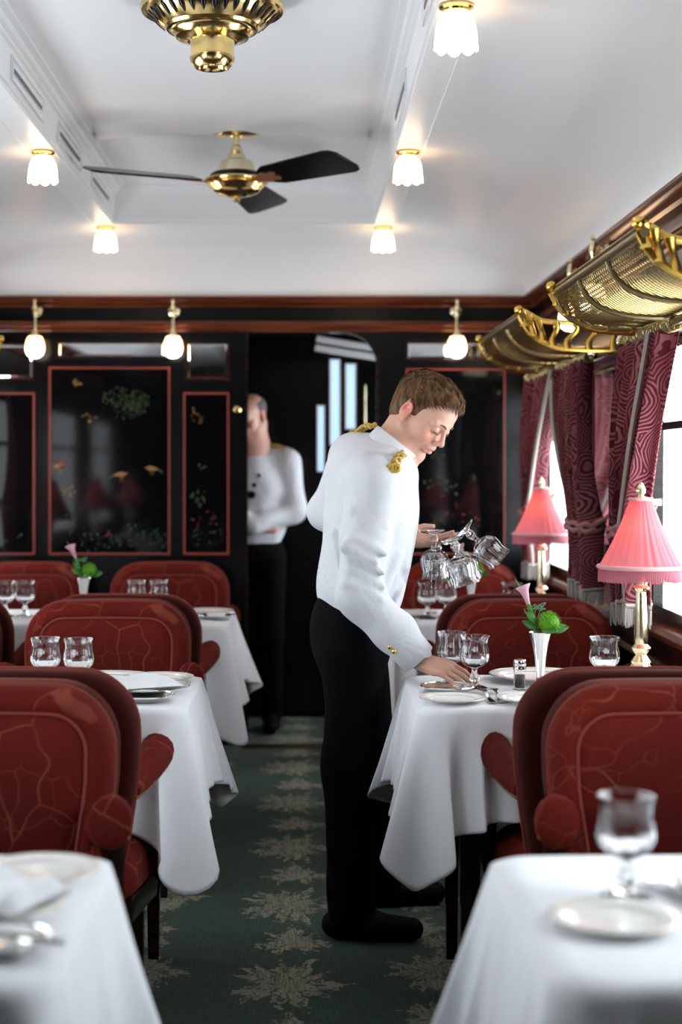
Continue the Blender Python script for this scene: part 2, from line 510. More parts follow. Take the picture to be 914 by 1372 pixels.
# ceiling: raised centre panel, moulded side faces, flat strip for the lamps, cove all round
mb = MB()
ZS, ZC = 2.385, 2.556
rec = [(.577, ZS), (.577, ZS + .012), (.570, ZS + .016), (.566, ZS + .120), (.556, ZS + .126), (.556, ZS + .134), (.545, ZS + .140), (.538, ZS + .152), (.520, ZS + .158), (.520, ZS + .164), (.500, ZC)]
YR = 6.72
def strip(rows, mi=0):
    mb.grid(np.array(rows, float), mi)
for s in (-1, 1):
    strip([[(XC + s * u, YB, z), (XC + s * u, YR + (u - .577), z)] for u, z in rec])
strip([[(XC - u, YR + (u - .577), z), (XC + u, YR + (u - .577), z)] for u, z in rec])
mb.add([(XC - .5, YB, ZC), (XC + .5, YB, ZC), (XC + .5, YR - .077, ZC), (XC - .5, YR - .077, ZC)], [(0, 1, 2, 3)])
UE, YS0, YS1 = XR - .05 - XC, YR + .09, YE - .045
cove = [(0.0, ZS)]
for i in range(25):
    a = i / 24 * PI / 2
    cove.append((math.sin(a), 2.118 + (ZS - .004 - 2.118) * math.cos(a)))
def yend(t): return YS0 + (YS1 - YS0) * t
for s in (-1, 1):
    strip([[(XC + s * .577, YB, ZS), (XC + s * .577, YR, ZS)], [(XC + s * .667, YB, ZS), (XC + s * .667, YS0, ZS)]])
    strip([[(XC + s * (.667 + (UE - .667) * t), YB, z), (XC + s * (.667 + (UE - .667) * t), yend(t), z)] for t, z in cove])
strip([[(XC - .577, YR, ZS), (XC + .577, YR, ZS)], [(XC - .667, YS0, ZS), (XC + .667, YS0, ZS)]])
strip([[(XC - (.667 + (UE - .667) * t), yend(t), z), (XC + (.667 + (UE - .667) * t), yend(t), z)] for t, z in cove])
ceiling = struct(mb, 'ceiling', 'white_paint', ang=28)
# shallow arched rib across the centre panel
mb = MB()
n = 24; us = np.linspace(-.5, .5, n)
rows = []
for dy, dz in ((-.16, 0), (-.10, .006), (-.04, .016), (0, .02), (.03, .016), (.06, 0)):
    rows.append([(XC + u, 5.62 + dy + .25 * u * u, ZC - dz * (1 - .55 * (1 - (2 * u) ** 2))) for u in us])
mb.grid(np.array(rows)); mb.build('ceiling_rib', 'white_paint', ceiling)
mb = MB(); mb.box(XL - .1, XR + .1, YB, YE + .02, 2.60, 2.64)
struct(mb, 'ceiling_outer', 'dark_wood', smooth=False)
mb = MB(); mb.box(XL - .1, XR + .1, YB - .06, YB, 0, 2.6)
struct(mb, 'wall_back', 'dark_wood', smooth=False)

# vents in the side faces of the raised panel
def vent(s, yc, label):
    """s=-1 left face"""
    t = empty('ceiling_vent', label, 'vent', (XC + s * .5655, yc, ZS + .068), group='white slotted vents along the raised ceiling')
    mb = MB(); d = -s
    L, H = .27, .036
    for (y0, y1, z0, z1) in ((-L, L, H - .006, H), (-L, L, -H, -H + .006), (-L, -L + .006, -H, H), (L - .006, L, -H, H)):
        mb.box(*sorted((d * .000, d * .006)), y0, y1, z0, z1)
    mb.build('vent_frame', 'white_paint', t, smooth=False, bevel=.001)
    mb = MB(); k = 26
    for i in range(k):
        y = -L + .05 + (2 * L - .1) * i / (k - 1)
        mb.box(*sorted((d * .001, d * .004)), y - .006, y + .004, -.006, .006)
    mb.build('slots', 'slot_dark', t, smooth=False)
    return t
mat('slot_dark', (.20, .20, .20), .6)
for yc, w in ((4.61, 'nearest'), (5.43, 'middle'), (6.25, 'farthest')):
    vent(-1, yc, '%s white slotted vent on the left face of the raised ceiling' % w)
for yc, w in ((3.55, 'nearer'), (4.75, 'farther')):
    vent(1, yc, '%s white slotted vent on the right face of the raised ceiling' % w)

# end wall, doorway with rounded top right
mb = MB()
DX0, DX1, DZ = -.276, .343, 1.955
for (x0, x1, z0, z1) in ((XL - .05, DX0, 0, 2.45), (DX1, XR + .05, 0, 2.45), (DX0, DX1, DZ, 2.45)):
    mb.box(x0, x1, YE, YE + .05, z0, z1)
cor = [(DX1, DZ)] + [(DX1 - .16 + .16 * math.cos(a), DZ - .16 + .16 * math.sin(a)) for a in np.linspace(PI / 2, 0, 9)]
mb.prism(cor, YE, YE + .05, 'y')
wall_e = struct(mb, 'wall_end', 'black_gloss', smooth=False)
def epx(px, d=YE): return (px - 408) * d / F_PX
def epz(py, d=YE): return HC - (py - 625) * d / F_PX

def leafs(mb, mi, cx, cz, rx, rz, n, size, rnd):
    for _ in range(n):
        a = rnd.uniform(0, 2 * PI); q = math.sqrt(rnd.random())
        x, z = cx + rx * q * math.cos(a), cz + rz * q * math.sin(a)
        t = rnd.uniform(0, PI); s = size * rnd.uniform(.5, 1.2); w = s * .38
        dx, dz = math.cos(t), math.sin(t)
        V = [(x - dx * s, 0, z - dz * s), (x - dz * w, 0, z + dx * w), (x + dx * s, 0, z + dz * s), (x + dz * w, 0, z - dx * w)]
        mb.add(V, [(0, 1, 2, 3)], mi)
mat('paint_green', (.028, .055, .014), .4); mat('paint_gold', (.28, .13, .03), .4)
mat('paint_red', (.20, .02, .012), .4); mat('paint_teal', (.03, .09, .07), .4)
def bird(mb, x, z, s, f=1):
    body = [(x + f * s * a, z + s * b) for a, b in ((-1.4, -.2), (-.6, .25), (.2, .45), (.7, .25), (1.1, .3), (.75, .0), (.3, -.3), (-.5, -.25))]
    mb.add([(a, 0, b) for a, b in body], [tuple(range(8))], 1)
    mb.add([(x - f * s * .7, 0, z + .2 * s), (x - f * s * 1.9, 0, z - .9 * s), (x - f * s * 1.5, 0, z - .2 * s)], [(0, 1, 2)], 3)
    for k in (-.1, .25):
        mb.add([(x + s * k, 0, z - .2 * s), (x + s * k, 0, z - s), (x + s * k + .002, 0, z - s), (x + s * k + .002, 0, z - .2 * s)], [(0, 1, 2, 3)], 1)
def lacquer(x0, x1, z0, z1, seed, big=False, deco=True):
    mb = MB(); mb.box(x0, x1, YE - .006, YE - .0005, z0, z1)
    pn = mb.build('lacquer_panel', 'black_lacquer', wall_e, smooth=False)
    q = MB(); t = .008; a, b = YE - .011, YE - .005
    q.box(x0, x0 + t, a, b, z0, z1); q.box(x1 - t, x1, a, b, z0, z1); q.box(x0 + t, x1 - t, a, b, z0, z0 + t); q.box(x0 + t, x1 - t, a, b, z1 - t, z1)
    q.build('inlay_border', 'inlay_red', pn, smooth=False)
    if not deco: return
    rnd = random.Random(seed); d = MB(); W, H = x1 - x0, z1 - z0
    if big:
        cx, cz = epx(165), epz(540)
        for _ in range(8):
            a = rnd.uniform(0, 6.3); leafs(d, 0, cx + .07 * math.cos(a), cz + .04 * math.sin(a), .06, .045, 34, .007, rnd)
        leafs(d, 1, epx(105), epz(513), .03, .012, 8, .012, rnd); leafs(d, 1, epx(118), epz(560), .04, .02, 10, .010, rnd)
        bird(d, epx(162), epz(636), .032); bird(d, epx(203), epz(628), .030, -1); bird(d, epx(80), epz(625), .03); leafs(d, 2, epx(85), epz(620), .04, .02, 9, .012, rnd)
        leafs(d, 1, epx(93), epz(655), .035, .04, 14, .008, rnd)
        for px in (90, 120, 150, 180, 210): leafs(d, rnd.choice((0, 3)), epx(px), epz(rnd.uniform(690, 735)), .05, .06, 26, .007, rnd)
        leafs(d, 2, epx(145), epz(716), .02, .01, 4, .01, rnd)
    else:
        leafs(d, 1, x0 + W * .3, z0 + H * .86, W * .12, .05, 10, .009, rnd)
        leafs(d, 0, x0 + W * .35, z0 + H * .36, W * .2, .05, 14, .011, rnd); leafs(d, 0, x0 + W * .3, z0 + H * .53, W * .2, .02, 6, .011, rnd)
        leafs(d, 2, x0 + W * .5, z0 + H * .22, W * .3, .05, 12, .008, rnd)
        leafs(d, 3, x0 + W * .5, z0 + H * .12, W * .4, .06, 22, .007, rnd)
    o = d.build('painted_flowers', ['paint_green', 'paint_gold', 'paint_red', 'paint_teal'], pn, loc=(0, YE - .0075, 0), smooth=False, fix=False)
lacquer(epx(66), epx(228), epz(743), epz(492), 1, big=True)
lacquer(epx(246), epx(307), epz(743), epz(526), 2)
lacquer(epx(-118), epx(47), epz(743), epz(526), 3)
lacquer(epx(544), epx(677), epz(743), epz(494), 4)
def mirror(px0, px1, py0, py1):
    x0, x1, z0, z1 = epx(px0), epx(px1), epz(py1), epz(py0)
    mb = MB(); t = .012; b = YE - .012
    mb.box(x0 - t, x1 + t, b, YE - .0005, z1, z1 + t); mb.box(x0 - t, x1 + t, b, YE - .0005, z0 - t, z0)
    mb.box(x0 - t, x0, b, YE - .0005, z0, z1); mb.box(x1, x1 + t, b, YE - .0005, z0, z1)
    f = mb.build('mirror_frame', 'dark_wood', wall_e, smooth=False)
    m2 = MB(); e = .012                                  # bevelled mirror glass
    P = [(x0, YE - .002, z0), (x1, YE - .002, z0), (x1, YE - .002, z1), (x0, YE - .002, z1), (x0 + e, YE - .005, z0 + e), (x1 - e, YE - .005, z0 + e), (x1 - e, YE - .005, z1 - e), (x0 + e, YE - .005, z1 - e)]
    m2.add(P, [(4, 5, 6, 7), (0, 1, 5, 4), (1, 2, 6, 5), (2, 3, 7, 6), (3, 0, 4, 7)])
    m2.build('mirror_glass', 'mirror', f, smooth=False)
mirror(78, 221, 459, 478); mirror(251, 305, 460, 508); mirror(-60, 44, 462, 507); mirror(546, 692, 459, 481)
mb = MB(); mb.box(epx(329), epx(329) + .012, YE - .012, YE, 0, DZ); mb.box(DX1 - .004, DX1 + .012, YE - .012, YE, 0, DZ - .1)
mb.build('door_post', 'dark_wood', wall_e, smooth=False)
mb = MB(); mb.lathe([(.0, 0), (.014, .002), (.016, .012), (.010, .02), (.009, .03), (.018, .036), (.020, .045), (.014, .055), (0, .057)], 20, T=(R3(PI / 2), np.array([epx(318), YE, epz(549)])))
mb.build('door_knob', 'brass', wall_e)

# vestibule behind the doorway
YV = 8.05
mb = MB()
def vx(px): return (px - 408) * YV / F_PX
def vz(py): return HC - (py - 625) * YV / F_PX
holes = [(vx(425), vx(435), vz(632), vz(543)), (vx(442), vx(456), vz(597), vz(481)), (vx(463), vx(477), vz(575), vz(487))]
xs = sorted({-.9, 1.0} | {h[0] for h in holes} | {h[1] for h in holes})
for a, b in zip(xs[:-1], xs[1:]):
    h = [q for q in holes if abs(q[0] - a) < 1e-6]
    if h:
        mb.box(a, b, YV, YV + .04, 0, h[0][2]); mb.box(a, b, YV, YV + .04, h[0][3], 2.3)
    else: mb.box(a, b, YV, YV + .04, 0, 2.3)
mb.box(-.9, -.86, YE + .05, YV, 0, 2.3); mb.box(.96, 1.0, YE + .05, YV, 0, .7); mb.box(.96, 1.0, YE + .05, YV, 1.9, 2.3)
wall_v = struct(mb, 'wall_vestibule', 'black_gloss', smooth=False)
mb = MB(); mb.box(-.9, 1.0, YE + .05, YV, 2.0, 2.04)
struct(mb, 'ceiling_vestibule', 'dark_wood', smooth=False)
mb = MB()
for q in (.70, 1.27, 1.87): mb.box(.965, .995, YE + .05, YV, q, q + .03)
mb.box(.965, .995, YE + .05, YE + .08, .7, 1.9); mb.box(.965, .995, YV - .03, YV, .7, 1.9)
struct(mb, 'window_vestibule', 'dark_wood', smooth=False)
for k, h in enumerate(holes):
    mb = MB(); mb.box(h[0], h[1], YV + .03, YV + .034, h[2], h[3])
    o = struct(mb, 'window_%d' % (kk + 1 + k), 'sheer_white', smooth=False)
    q = MB(); t = .006
    q.box(h[0] - t, h[0], YV - .008, YV, h[2] - t, h[3] + t); q.box(h[1], h[1] + t, YV - .008, YV, h[2] - t, h[3] + t)
    q.build('window_frame', 'red_wood', o, smooth=False)
# white sloping ventilation panel high in the vestibule
mb = MB()
for k in range(2):
    mb.box(-.17, .16, -.02, .02, -.012 - k * .045, .02 - k * .045, T=(R3(0, .16, 0), np.array([vx(466), YV - .14, vz(465)])))
t_ = empty('transom_louvre', 'white sloping slatted panel high up beyond the doorway', 'panel', (0, 0, 0))
mb.build('slats', 'white_paint', t_, smooth=False, bevel=.004)
mb = MB(); pts = [(vx(430), YV - .16, vz(449)), (vx(470), YV - .16, vz(447)), (vx(492), YV - .16, vz(452)), (vx(502), YV - .16, vz(468)), (vx(503), YV - .16, vz(484))]
mb.tube(spline(pts, 20), .007, 8); mb.build('brass_edge', 'antique_brass', t_)
# handle on the vestibule door
t_ = empty('door_handle', 'upright brass pull handle on the dark wall beyond the doorway', 'handle', (vx(489), YV - .0, vz(545)))
mb = MB(); mb.tube([(0, -.03, -.11), (0, -.035, 0), (0, -.03, .11)], .007, 8); mb.build('grip', 'pale_brass', t_)
mb = MB()
for z in (-.1, .1):
    mb = MB(); mb.tube([(0, 0, z), (0, -.034, z)], .006, 8); mb.build('mount', 'pale_brass', t_)
# ------------------------------------------------------------------ ceiling lamps
def ceiling_lamp(loc, label):
    t = empty('ceiling_lamp', label, 'lamp', loc, group='tulip lamps on the ceiling')
    mb = MB(); mb.lathe([(.0, 0), (.036, 0), (.040, -.003), (.040, -.007), (.032, -.010), (.030, -.016), (.022, -.018), (0, -.018)], 28)
    mb.build('brass_cap', 'brass', t)
    mb = MB()
    prof = [(.022, -.014), (.034, -.024), (.043, -.042), (.046, -.062), (.047, -.082), (.048, -.094), (.044, -.096), (.042, -.080), (.040, -.060), (.036, -.040), (.026, -.026)]
    n = 48; th = np.linspace(0, 2 * PI, n, endpoint=False); P = np.zeros((len(prof), n, 3))
    for i, (r, z) in enumerate(prof):
        sc_ = min(1, max(0, (-z - .02) / .07)); k = 1 + .07 * sc_ * np.abs(np.cos(4 * th))
        P[i] = np.stack([r * k * np.cos(th), r * k * np.sin(th), z - .012 * sc_ ** 3 * np.abs(np.cos(4 * th)) + 0 * th], 1)
    mb.grid(P, wv=True); mb.build('tulip_shade', 'lit_opal_glass', t)
    mb = MB(); mb.ellip((0, 0, -.066), (.024, .024, .03)); mb.build('bulb', 'lit_bulb', t)
    return t
cl = ceiling_lamp((XC + .617, 6.80, ZS), 'tulip lamp on the ceiling strip, right side, nearest the end wall')
dup(cl, (XC + .617, 5.17, ZS), 'tulip lamp on the right ceiling strip, the middle one of its row')
dup(cl, (XC + .617, 3.53, ZS), 'large looking tulip lamp at the top of the view, nearest on the right ceiling strip')
dup(cl, (XC - .617, 6.80, ZS), 'tulip lamp on the left ceiling strip, the one nearer the end wall')
dup(cl, (XC - .617, 5.17, ZS), 'tulip lamp on the left ceiling strip below the slotted vents, nearer the camera')

# ------------------------------------------------------------------ bracket lamps
def bracket_lamp(loc, label, rz=0, lean=0.):
    t = empty('wall_lamp', label, 'lamp', loc, rz, group='brass bracket lamps with small glass globes')
    mb = MB()
    T = (R3(PI / 2), np.array([0, 0, 0.]))
    mb.lathe([(0, 0), (.026, 0), (.027, .005), (.020, .010), (.012, .016), (.010, .030), (.014, .034), (0, .046)], 20, T=T)
    mb.build('rosette', 'pale_brass', t)
    mb = MB()
    mb.lathe([(0, .052), (.006, .048), (.009, .038), (.005, .030), (.010, .022), (.013, .004), (.014, -.012), (.008, -.022), (.0085, -.05), (.010, -.085), (.012, -.098), (.022, -.112), (.030, -.122), (.030, -.127), (0, -.127)], 20, c=(0, -.055, 0))
    mb.tube([(0, -.03, 0), (0, -.055, 0)], .007, 8)
    mb.build('stem', 'pale_brass', t)
    mb = MB()
    mb.lathe([(.030, -.124), (.040, -.145), (.045, -.168), (.044, -.190), (.036, -.210), (.020, -.222), (0, -.226)], 28, c=(0, -.055, 0), lobes=14, amp=lambda i: .015)
    mb.build('glass_globe', 'lit_opal_glass', t)
    return t
zl = epz(418)
bl = bracket_lamp((epx(51) - .0, YE - .03, zl), 'small brass bracket lamp on the end wall, far left beside the corner mirror')
dup(bl, (epx(234), YE - .03, zl), 'small brass bracket lamp on the end wall beside the small square mirror')
dup(bl, (epx(610), YE - .03, zl), 'small brass bracket lamp on the end wall right above the waiter')
dup(bl, (XR - .045, 5.75, zl), 'small brass bracket lamp on the right wall with its globe below the rack', rz=-PI / 2)
dup(bl, (XR - .045, 5.30, zl + .02), 'small brass bracket lamp on the right wall mostly hidden by the nearer luggage rack', rz=-PI / 2)

# ------------------------------------------------------------------ ceiling fan
t = empty('ceiling_fan', 'brass ceiling fan with three black blades', 'fan', (-.252, 5.67, ZC))
mb = MB()
k = (R3(), np.array([0, 0, 0]))
mb.lathe([(.0, -.018), (.022, -.018), (.026, -.014), (.060, -.012), (.078, -.008), (.088, -.003), (.090, .0), (0, .0)], 40)
mb.build('canopy', 'brass', t)
mb = MB(); mb.lathe([(0, -.012), (.011, -.012), (.011, -.045), (.020, -.052), (.022, -.062), (.022, -.068), (.030, -.078), (.034, -.092), (.036, -.098), (.058, -.106), (.066, -.124), (.070, -.140), (.072, -.148), (0, -.148)], 40)
mb.build('down_rod', 'pale_brass', t)
mb = MB(); mb.lathe([(0, -.146), (.075, -.146), (.090, -.150), (.098, -.156), (.102, -.164), (.100, -.172), (0, -.172)], 40)
mb.build('motor_ring', 'black_gloss', t)
mb = MB(); mb.lathe([(0, -.168), (.104, -.168), (.1175, -.172), (.120, -.178), (.1175, -.184), (.106, -.188), (.108, -.192), (.104, -.198), (.094, -.206), (.090, -.212), (.080, -.222), (.060, -.230), (.040, -.232), (.036, -.236), (.030, -.237), (.012, -.238), (.012, -.243), (.016, -.248), (.012, -.255), (0, -.257)], 48)
mb.build('motor_housing', 'brass', t)
for deg, nm in ((206, 1), (-46, 2), (79, 3)):
    a = math.radians(deg)
    Tb = R3(0, 0, a) @ R3(math.radians(-16), 0, 0); c = np.array([0, 0, -.182])
    mb = MB()
    ol = [(.155, -.045), (.20, -.068), (.53, -.085), (.555, -.080), (.575, -.055), (.578, .05), (.565, .075), (.54, .085), (.20, .068), (.155, .045)]
    V = []
    for z in (-.004, .004): V += [(x, y, z) for x, y in ol]
    n = len(ol)
    mb.add(np.array(V) @ Tb.T + c, [tuple(range(n))[::-1], tuple(range(n, 2 * n))] + [(i, (i + 1) % n, n + (i + 1) % n, n + i) for i in range(n)])
    bl_ = mb.build('blade', 'black_gloss', t, smooth=False, bevel=.002)
    mb = MB()
    ol = [(.085, -.018), (.12, -.014), (.14, -.026), (.17, -.034), (.19, -.024), (.215, -.030), (.225, -.014), (.205, 0), (.225, .014), (.215, .030), (.19, .024), (.17, .034), (.14, .026), (.12, .014), (.085, .018)]
    V = []
    for z in (-.009, -.0045): V += [(x, y, z) for x, y in ol]
    n = len(ol)
    mb.add(np.array(V) @ Tb.T + c, [tuple(range(n))[::-1], tuple(range(n, 2 * n))] + [(i, (i + 1) % n, n + (i + 1) % n, n + i) for i in range(n)])
    mb.build('blade_bracket', 'copper_gloss', bl_, smooth=False)

# ------------------------------------------------------------------ large brass ceiling rosette
t = empty('ceiling_ventilator', 'large round brass ceiling ventilator with pierced rim at the top of the view', 'ventilator', (-.242, 4.02, ZC))
mb = MB()
rim = [(0, 0), (.150, 0), (.180, -.016), (.188, -.026), (.190, -.034), (.186, -.042), (.178, -.040), (.172, -.038)]
mb.lathe(rim, 72); mb.build('rim', 'brass', t)
mb = MB(); mb.lathe([(.176, -.034), (.172, -.042), (.150, -.064), (.138, -.074), (.124, -.084), (.118, -.080)], 72); mb.build('leaf_ring', 'brass', t)
for k in range(34):                             # dark pierced leaf slots round the sloping ring
    a = 2 * PI * k / 34; rad = A_([math.cos(a), math.sin(a), 0]); tan = A_([-math.sin(a), math.cos(a), 0])
    sl = rad * -.026 + A_([0, 0, -.026]); sl /= np.linalg.norm(sl); nn = A_([0, 0, -1.]) * .7 + rad * .7
    P = []
    for v in np.linspace(0, 1, 8):
        w_ = .0085 * math.sin(PI * min(1, .08 + v * .92)) ** .8 * (1.1 - .4 * v); c = rad * .1685 + A_([0, 0, -.0455]) + sl * .044 * v
        P.append([c - tan * w_ + nn * .0006, c + nn * .0022, c + tan * w_ + nn * .0006])
    mb = MB(); mb.grid(A_(P)); mb.build('leaf_slot', 'black_gloss', t, solid=.001)
mb = MB(); mb.lathe([(.128, -.080), (.120, -.090), (.112, -.090), (.104, -.096), (.096, -.110), (.086, -.112), (.074, -.116), (.066, -.120), (.060, -.118), (.058, -.128), (.058, -.160), (.060, -.164), (.058, -.172), (.050, -.184), (.044, -.190), (.036, -.186), (.030, -.176), (.012, -.176), (.008, -.184), (0, -.186)], 64)
mb.build('nozzle', 'brass', t)

# ------------------------------------------------------------------ luggage racks
def rack(y0, L, label, s=1, xw=XR):
    """wall at local x=0, rack reaches to -s*.37; runs from local y=0 to L"""
    t = empty('luggage_rack', label, 'rack', (xw, y0, 0), group='brass mesh luggage racks')
    prof = spline([(-.372, 1.822), (-.352, 1.782), (-.31, 1.748), (-.24, 1.728), (-.15, 1.722), (-.05, 1.724)], 30)
    prof[:, 0] *= s
    mb = MB()                                   # woven wire mesh, two diagonal families
    d = np.r_[0, np.cumsum(np.linalg.norm(np.diff(prof, axis=0), axis=1))]; A = d[-1]
    def at(a): return np.array([np.interp(a, d, prof[:, 0]), np.interp(a, d, prof[:, 1])])
    stepd = .024; k = int((L + A) / stepd)
    for fam in (1, -1):
        for i in range(k):
            pts = []
            for a in np.linspace(0, A, 13):
                y = i * stepd - (a if fam == 1 else A - a)
                if 0 <= y <= L: q = at(a); pts.append((q[0], y, q[1] + .0008 * fam))
            if len(pts) > 1: mb.tube(pts, .0017, 4)
    mb.build('wire_mesh', 'wire_brass', t, fix=False, ang=80)
    mb = MB(); mb.tube([(-.372 * s, -.01, 1.822), (-.372 * s, L + .01, 1.822)], .011, 12)
    mb.tube([(-.366 * s, 0, 1.845), (-.366 * s, L, 1.845)], .005, 8)
    mb.build('front_rail', 'antique_brass', t)
    mb = MB(); mb.box(*sorted((-.06 * s, -.0 * s)), -.02, L + .02, 1.70, 1.735); mb.build('back_rail', 'dark_wood', t, smooth=False, bevel=.004)
    for y in (.004, L * .34, L * .67, L - .004):
        mb = MB(); mb.tube([(p[0], y, p[1] - .008) for p in prof[::2]], .0075, 8); mb.build('rib', 'antique_brass', t)
    for y in (.0, L):                           # pierced gold end bracket
        mb = MB(); top = spline([(-.38, 1.845), (-.355, 1.832), (-.30, 1.806), (-.2, 1.80), (-.1, 1.795), (-.0, 1.80)], 40)
        bot = spline([(-.385, 1.825), (-.352, 1.770), (-.30, 1.735), (-.24, 1.715), (-.13, 1.708), (-.0, 1.712)], 40)
        for q in (top, bot): q[:, 0] *= s
        mb.tube([(p[0], y, p[1]) for p in top], .0085, 8); mb.tube([(p[0], y, p[1]) for p in bot], .0095, 8)
        for j in range(7):                      # S-shaped bars between the rims
            i = 4 + int(j * 35 / 7); a, b = top[i], bot[min(39, i + 1)]
            w = .003 * s
            pts = [(a[0], y, a[1]), (a[0] + w, y, a[1] * .72 + b[1] * .28), (b[0] - w * .4, y, a[1] * .3 + b[1] * .7), (b[0], y, b[1])]
            mb.tube(spline(pts, 10), np.interp(np.linspace(0, 1, 10), [0, .5, 1], [.015, .008, .016]), 8, sx=.8)
        mb.ellip((-.384 * s, y, 1.842), (.016, .016, .016), 12)
        mb.build('end_bracket', 'gold', t)
    return t
rk = rack(5.11, 1.16, 'farther brass mesh luggage rack above the right windows, by the end wall')
dup(rk, (XR, 3.28, 0), 'nearer brass mesh luggage rack at the upper right edge of the view')
rack(5.11, 1.16, 'brass luggage rack on the left wall, only its corner showing at the left edge', -1, XL)

# ------------------------------------------------------------------ curtains, rods and tiebacks
def rod(y0, y1, label, s=1, xw=XR):
    t = empty('curtain_rod', label, 'curtain rod', (xw - s * .12, y0, 1.705), group='brass curtain rods with rings')
    mb = MB(); L = y1 - y0; mb.tube([(0, 0, 0), (0, L, 0)], .011, 12); mb.build('pole', 'antique_brass', t)
    for y in (0, L):
        mb = MB(); mb.ellip((0, y, 0), (.02, .024, .02), 14); mb.build('finial', 'pale_brass', t)
        mb = MB(); mb.tube([(0, y + (.05 if y == 0 else -.05), 0), (s * .119, y + (.05 if y == 0 else -.05), .0)], .008, 8); mb.build('bracket', 'antique_brass', t)
    mb = MB(); th = np.linspace(0, 2 * PI, 14, endpoint=False); R = random.Random(int(y0 * 10))
    nr = int(L * .42 / .026)
    for base, sg in ((.06, 1), (L - .06, -1)):
        for i in range(nr):
            y = base + sg * i * .026 + R.uniform(-.004, .004); tl = R.uniform(-.25, .25)
            pts = np.stack([.019 * np.cos(th), y + .019 * np.sin(th) * tl, .019 * np.sin(th) - .006], 1)
            mb0 = MB(); mb0.tube(pts, .0032, 6, closed=True); mb0.build('ring', 'antique_brass', t)
    return t
rod(5.20, 6.70, 'brass curtain rod with rings over the farther right window')
rod(3.12, 4.72, 'brass curtain rod with rings over the nearer right window')
rod(5.02, 6.64, 'brass curtain rod with rings over the left wall window nearest the end wall', -1, XL)

def curtain(yj, dirn, W0, label, s=1, xw=XR, seed=1, ztie=1.12, zbot=.90, tiew=.12, braid=.97):
    """yj = y at the window jamb; dirn = +1 the curtain spreads towards +y from the jamb"""
    t = empty('curtain', label, 'curtain', (xw, yj, 0), group='red damask curtains')
    R = random.Random(seed)
    nu, nv = 110, 60; P = np.zeros((nv, nu, 3)); UV = np.zeros((nv, nu, 2))
    ph = [R.uniform(0, 6.3) for _ in range(4)]; ztop = 1.69
    for i, v in enumerate(np.linspace(0, 1, nv)):
        z = ztop + (zbot - ztop) * v; vt = (ztop - ztie) / (ztop - zbot)
        if v < vt:
            q = v / vt; W = W0 * (1 - q) + tiew * q + .10 * math.sin(PI * q) * W0; cen = (W0 / 2) * (1 - q ** 1.6) + .085 * q ** 1.6
        else:
            q = (v - vt) / (1 - vt); W = tiew + (.26 - tiew) * math.sin(q * PI / 2); cen = .085 + .03 * q
        for j, u in enumerate(np.linspace(0, 1, nu)):
            amp = .026 * (W0 / max(W, .12)) ** .35
            fold = amp * math.sin(2 * PI * 6.2 * u + ph[0] + .8 * math.sin(2.2 * v + ph[1])) + .35 * amp * math.sin(2 * PI * 11.4 * u + ph[2] + v * 2)
            x = -.115 - fold - .02 * math.sin(PI * min(1, v / vt))
            y = cen + (u - .5) * W + .3 * amp * math.sin(2 * PI * 6.2 * u + ph[0] + 1.2)
            P[i, j] = (s * x, dirn * y, z + (.02 * math.sin(PI * u) * (1 if v > .9 else 0)) - (.06 * (1 - u) * max(0, v - vt)))
            UV[i, j] = (u * W0 * 1.7, v * (ztop - zbot))
    mb = MB(); mb.grid(P); mb.uv = UV.reshape(-1, 2)
    mb.build('drape', 'curtain_damask', t, fix=False, ang=80, solid=.003)
    mb = MB(); e = P[:, int(nu * braid)] + A_([-.008 * s, 0, 0]); mb.tube(e, .008, 6); mb.build('edge_braid', 'trim_cream', t)     # braid along the window edge
    mb = MB(); bt = P[-1]
    for j in range(0, nu - 1):
        for q in (0, .5):
            p = bt[j] * (1 - q) + bt[j + 1] * q
            mb.tube([p + (0, 0, .012), p + (R.uniform(-.003, .003), R.uniform(-.002, .002), -.052 + R.uniform(-.006, .006))], [.0022, .0014], 4)
    mb.tube(bt + np.array([0, 0, .008]), .006, 5)
    o = mb.build('bottom_fringe', 'trim_cream', t, fix=False)
    # rope tieback
    mb = MB(); th = np.linspace(0, 2 * PI, 40, endpoint=False)
    for k in range(2):
        pts = np.stack([s * (-.115 + .066 * np.cos(th)), dirn * (.085 + (tiew / 2 + .016) * np.sin(th)), ztie + .012 * np.sin(th) + (.010 * (k * 2 - 1)) + .004 * np.cos(th * 9 + k * 3)], 1)
        mb.tube(pts, .009, 6, closed=True)
    pts = spline([(s * -.10, dirn * .03, ztie), (s * -.05, dirn * .0, ztie + .03), (s * -.012, dirn * -.02, ztie + .09)], 12); mb.tube(pts, .008, 6)
    mb.build('rope_tieback', 'rope', t)
    mb = MB(); mb.tube([(0, dirn * -.02, ztie + .09), (s * -.03, dirn * -.02, ztie + .09)], .012, 10); mb.ellip((s * -.035, dirn * -.02, ztie + .09), (.01, .018, .018), 12); mb.build('tieback_hook', 'brass', t)
    return t
mat('rope', (.34, .14, .14), .8)
curtain(5.28, 1, .60, 'dark red damask curtain tied back at the near side of the farther right window', seed=3)
curtain(6.62, -1, .80, 'pink lit damask curtain tied back at the far side of the farther right window', seed=8)
curtain(4.70, -1, .62, 'large rose patterned damask curtain with white braid at the right edge of the view', seed=5, tiew=.17, braid=.74)
curtain(6.62, -1, .70, 'damask curtain on the left wall next to the end wall', s=-1, xw=XL, seed=9)
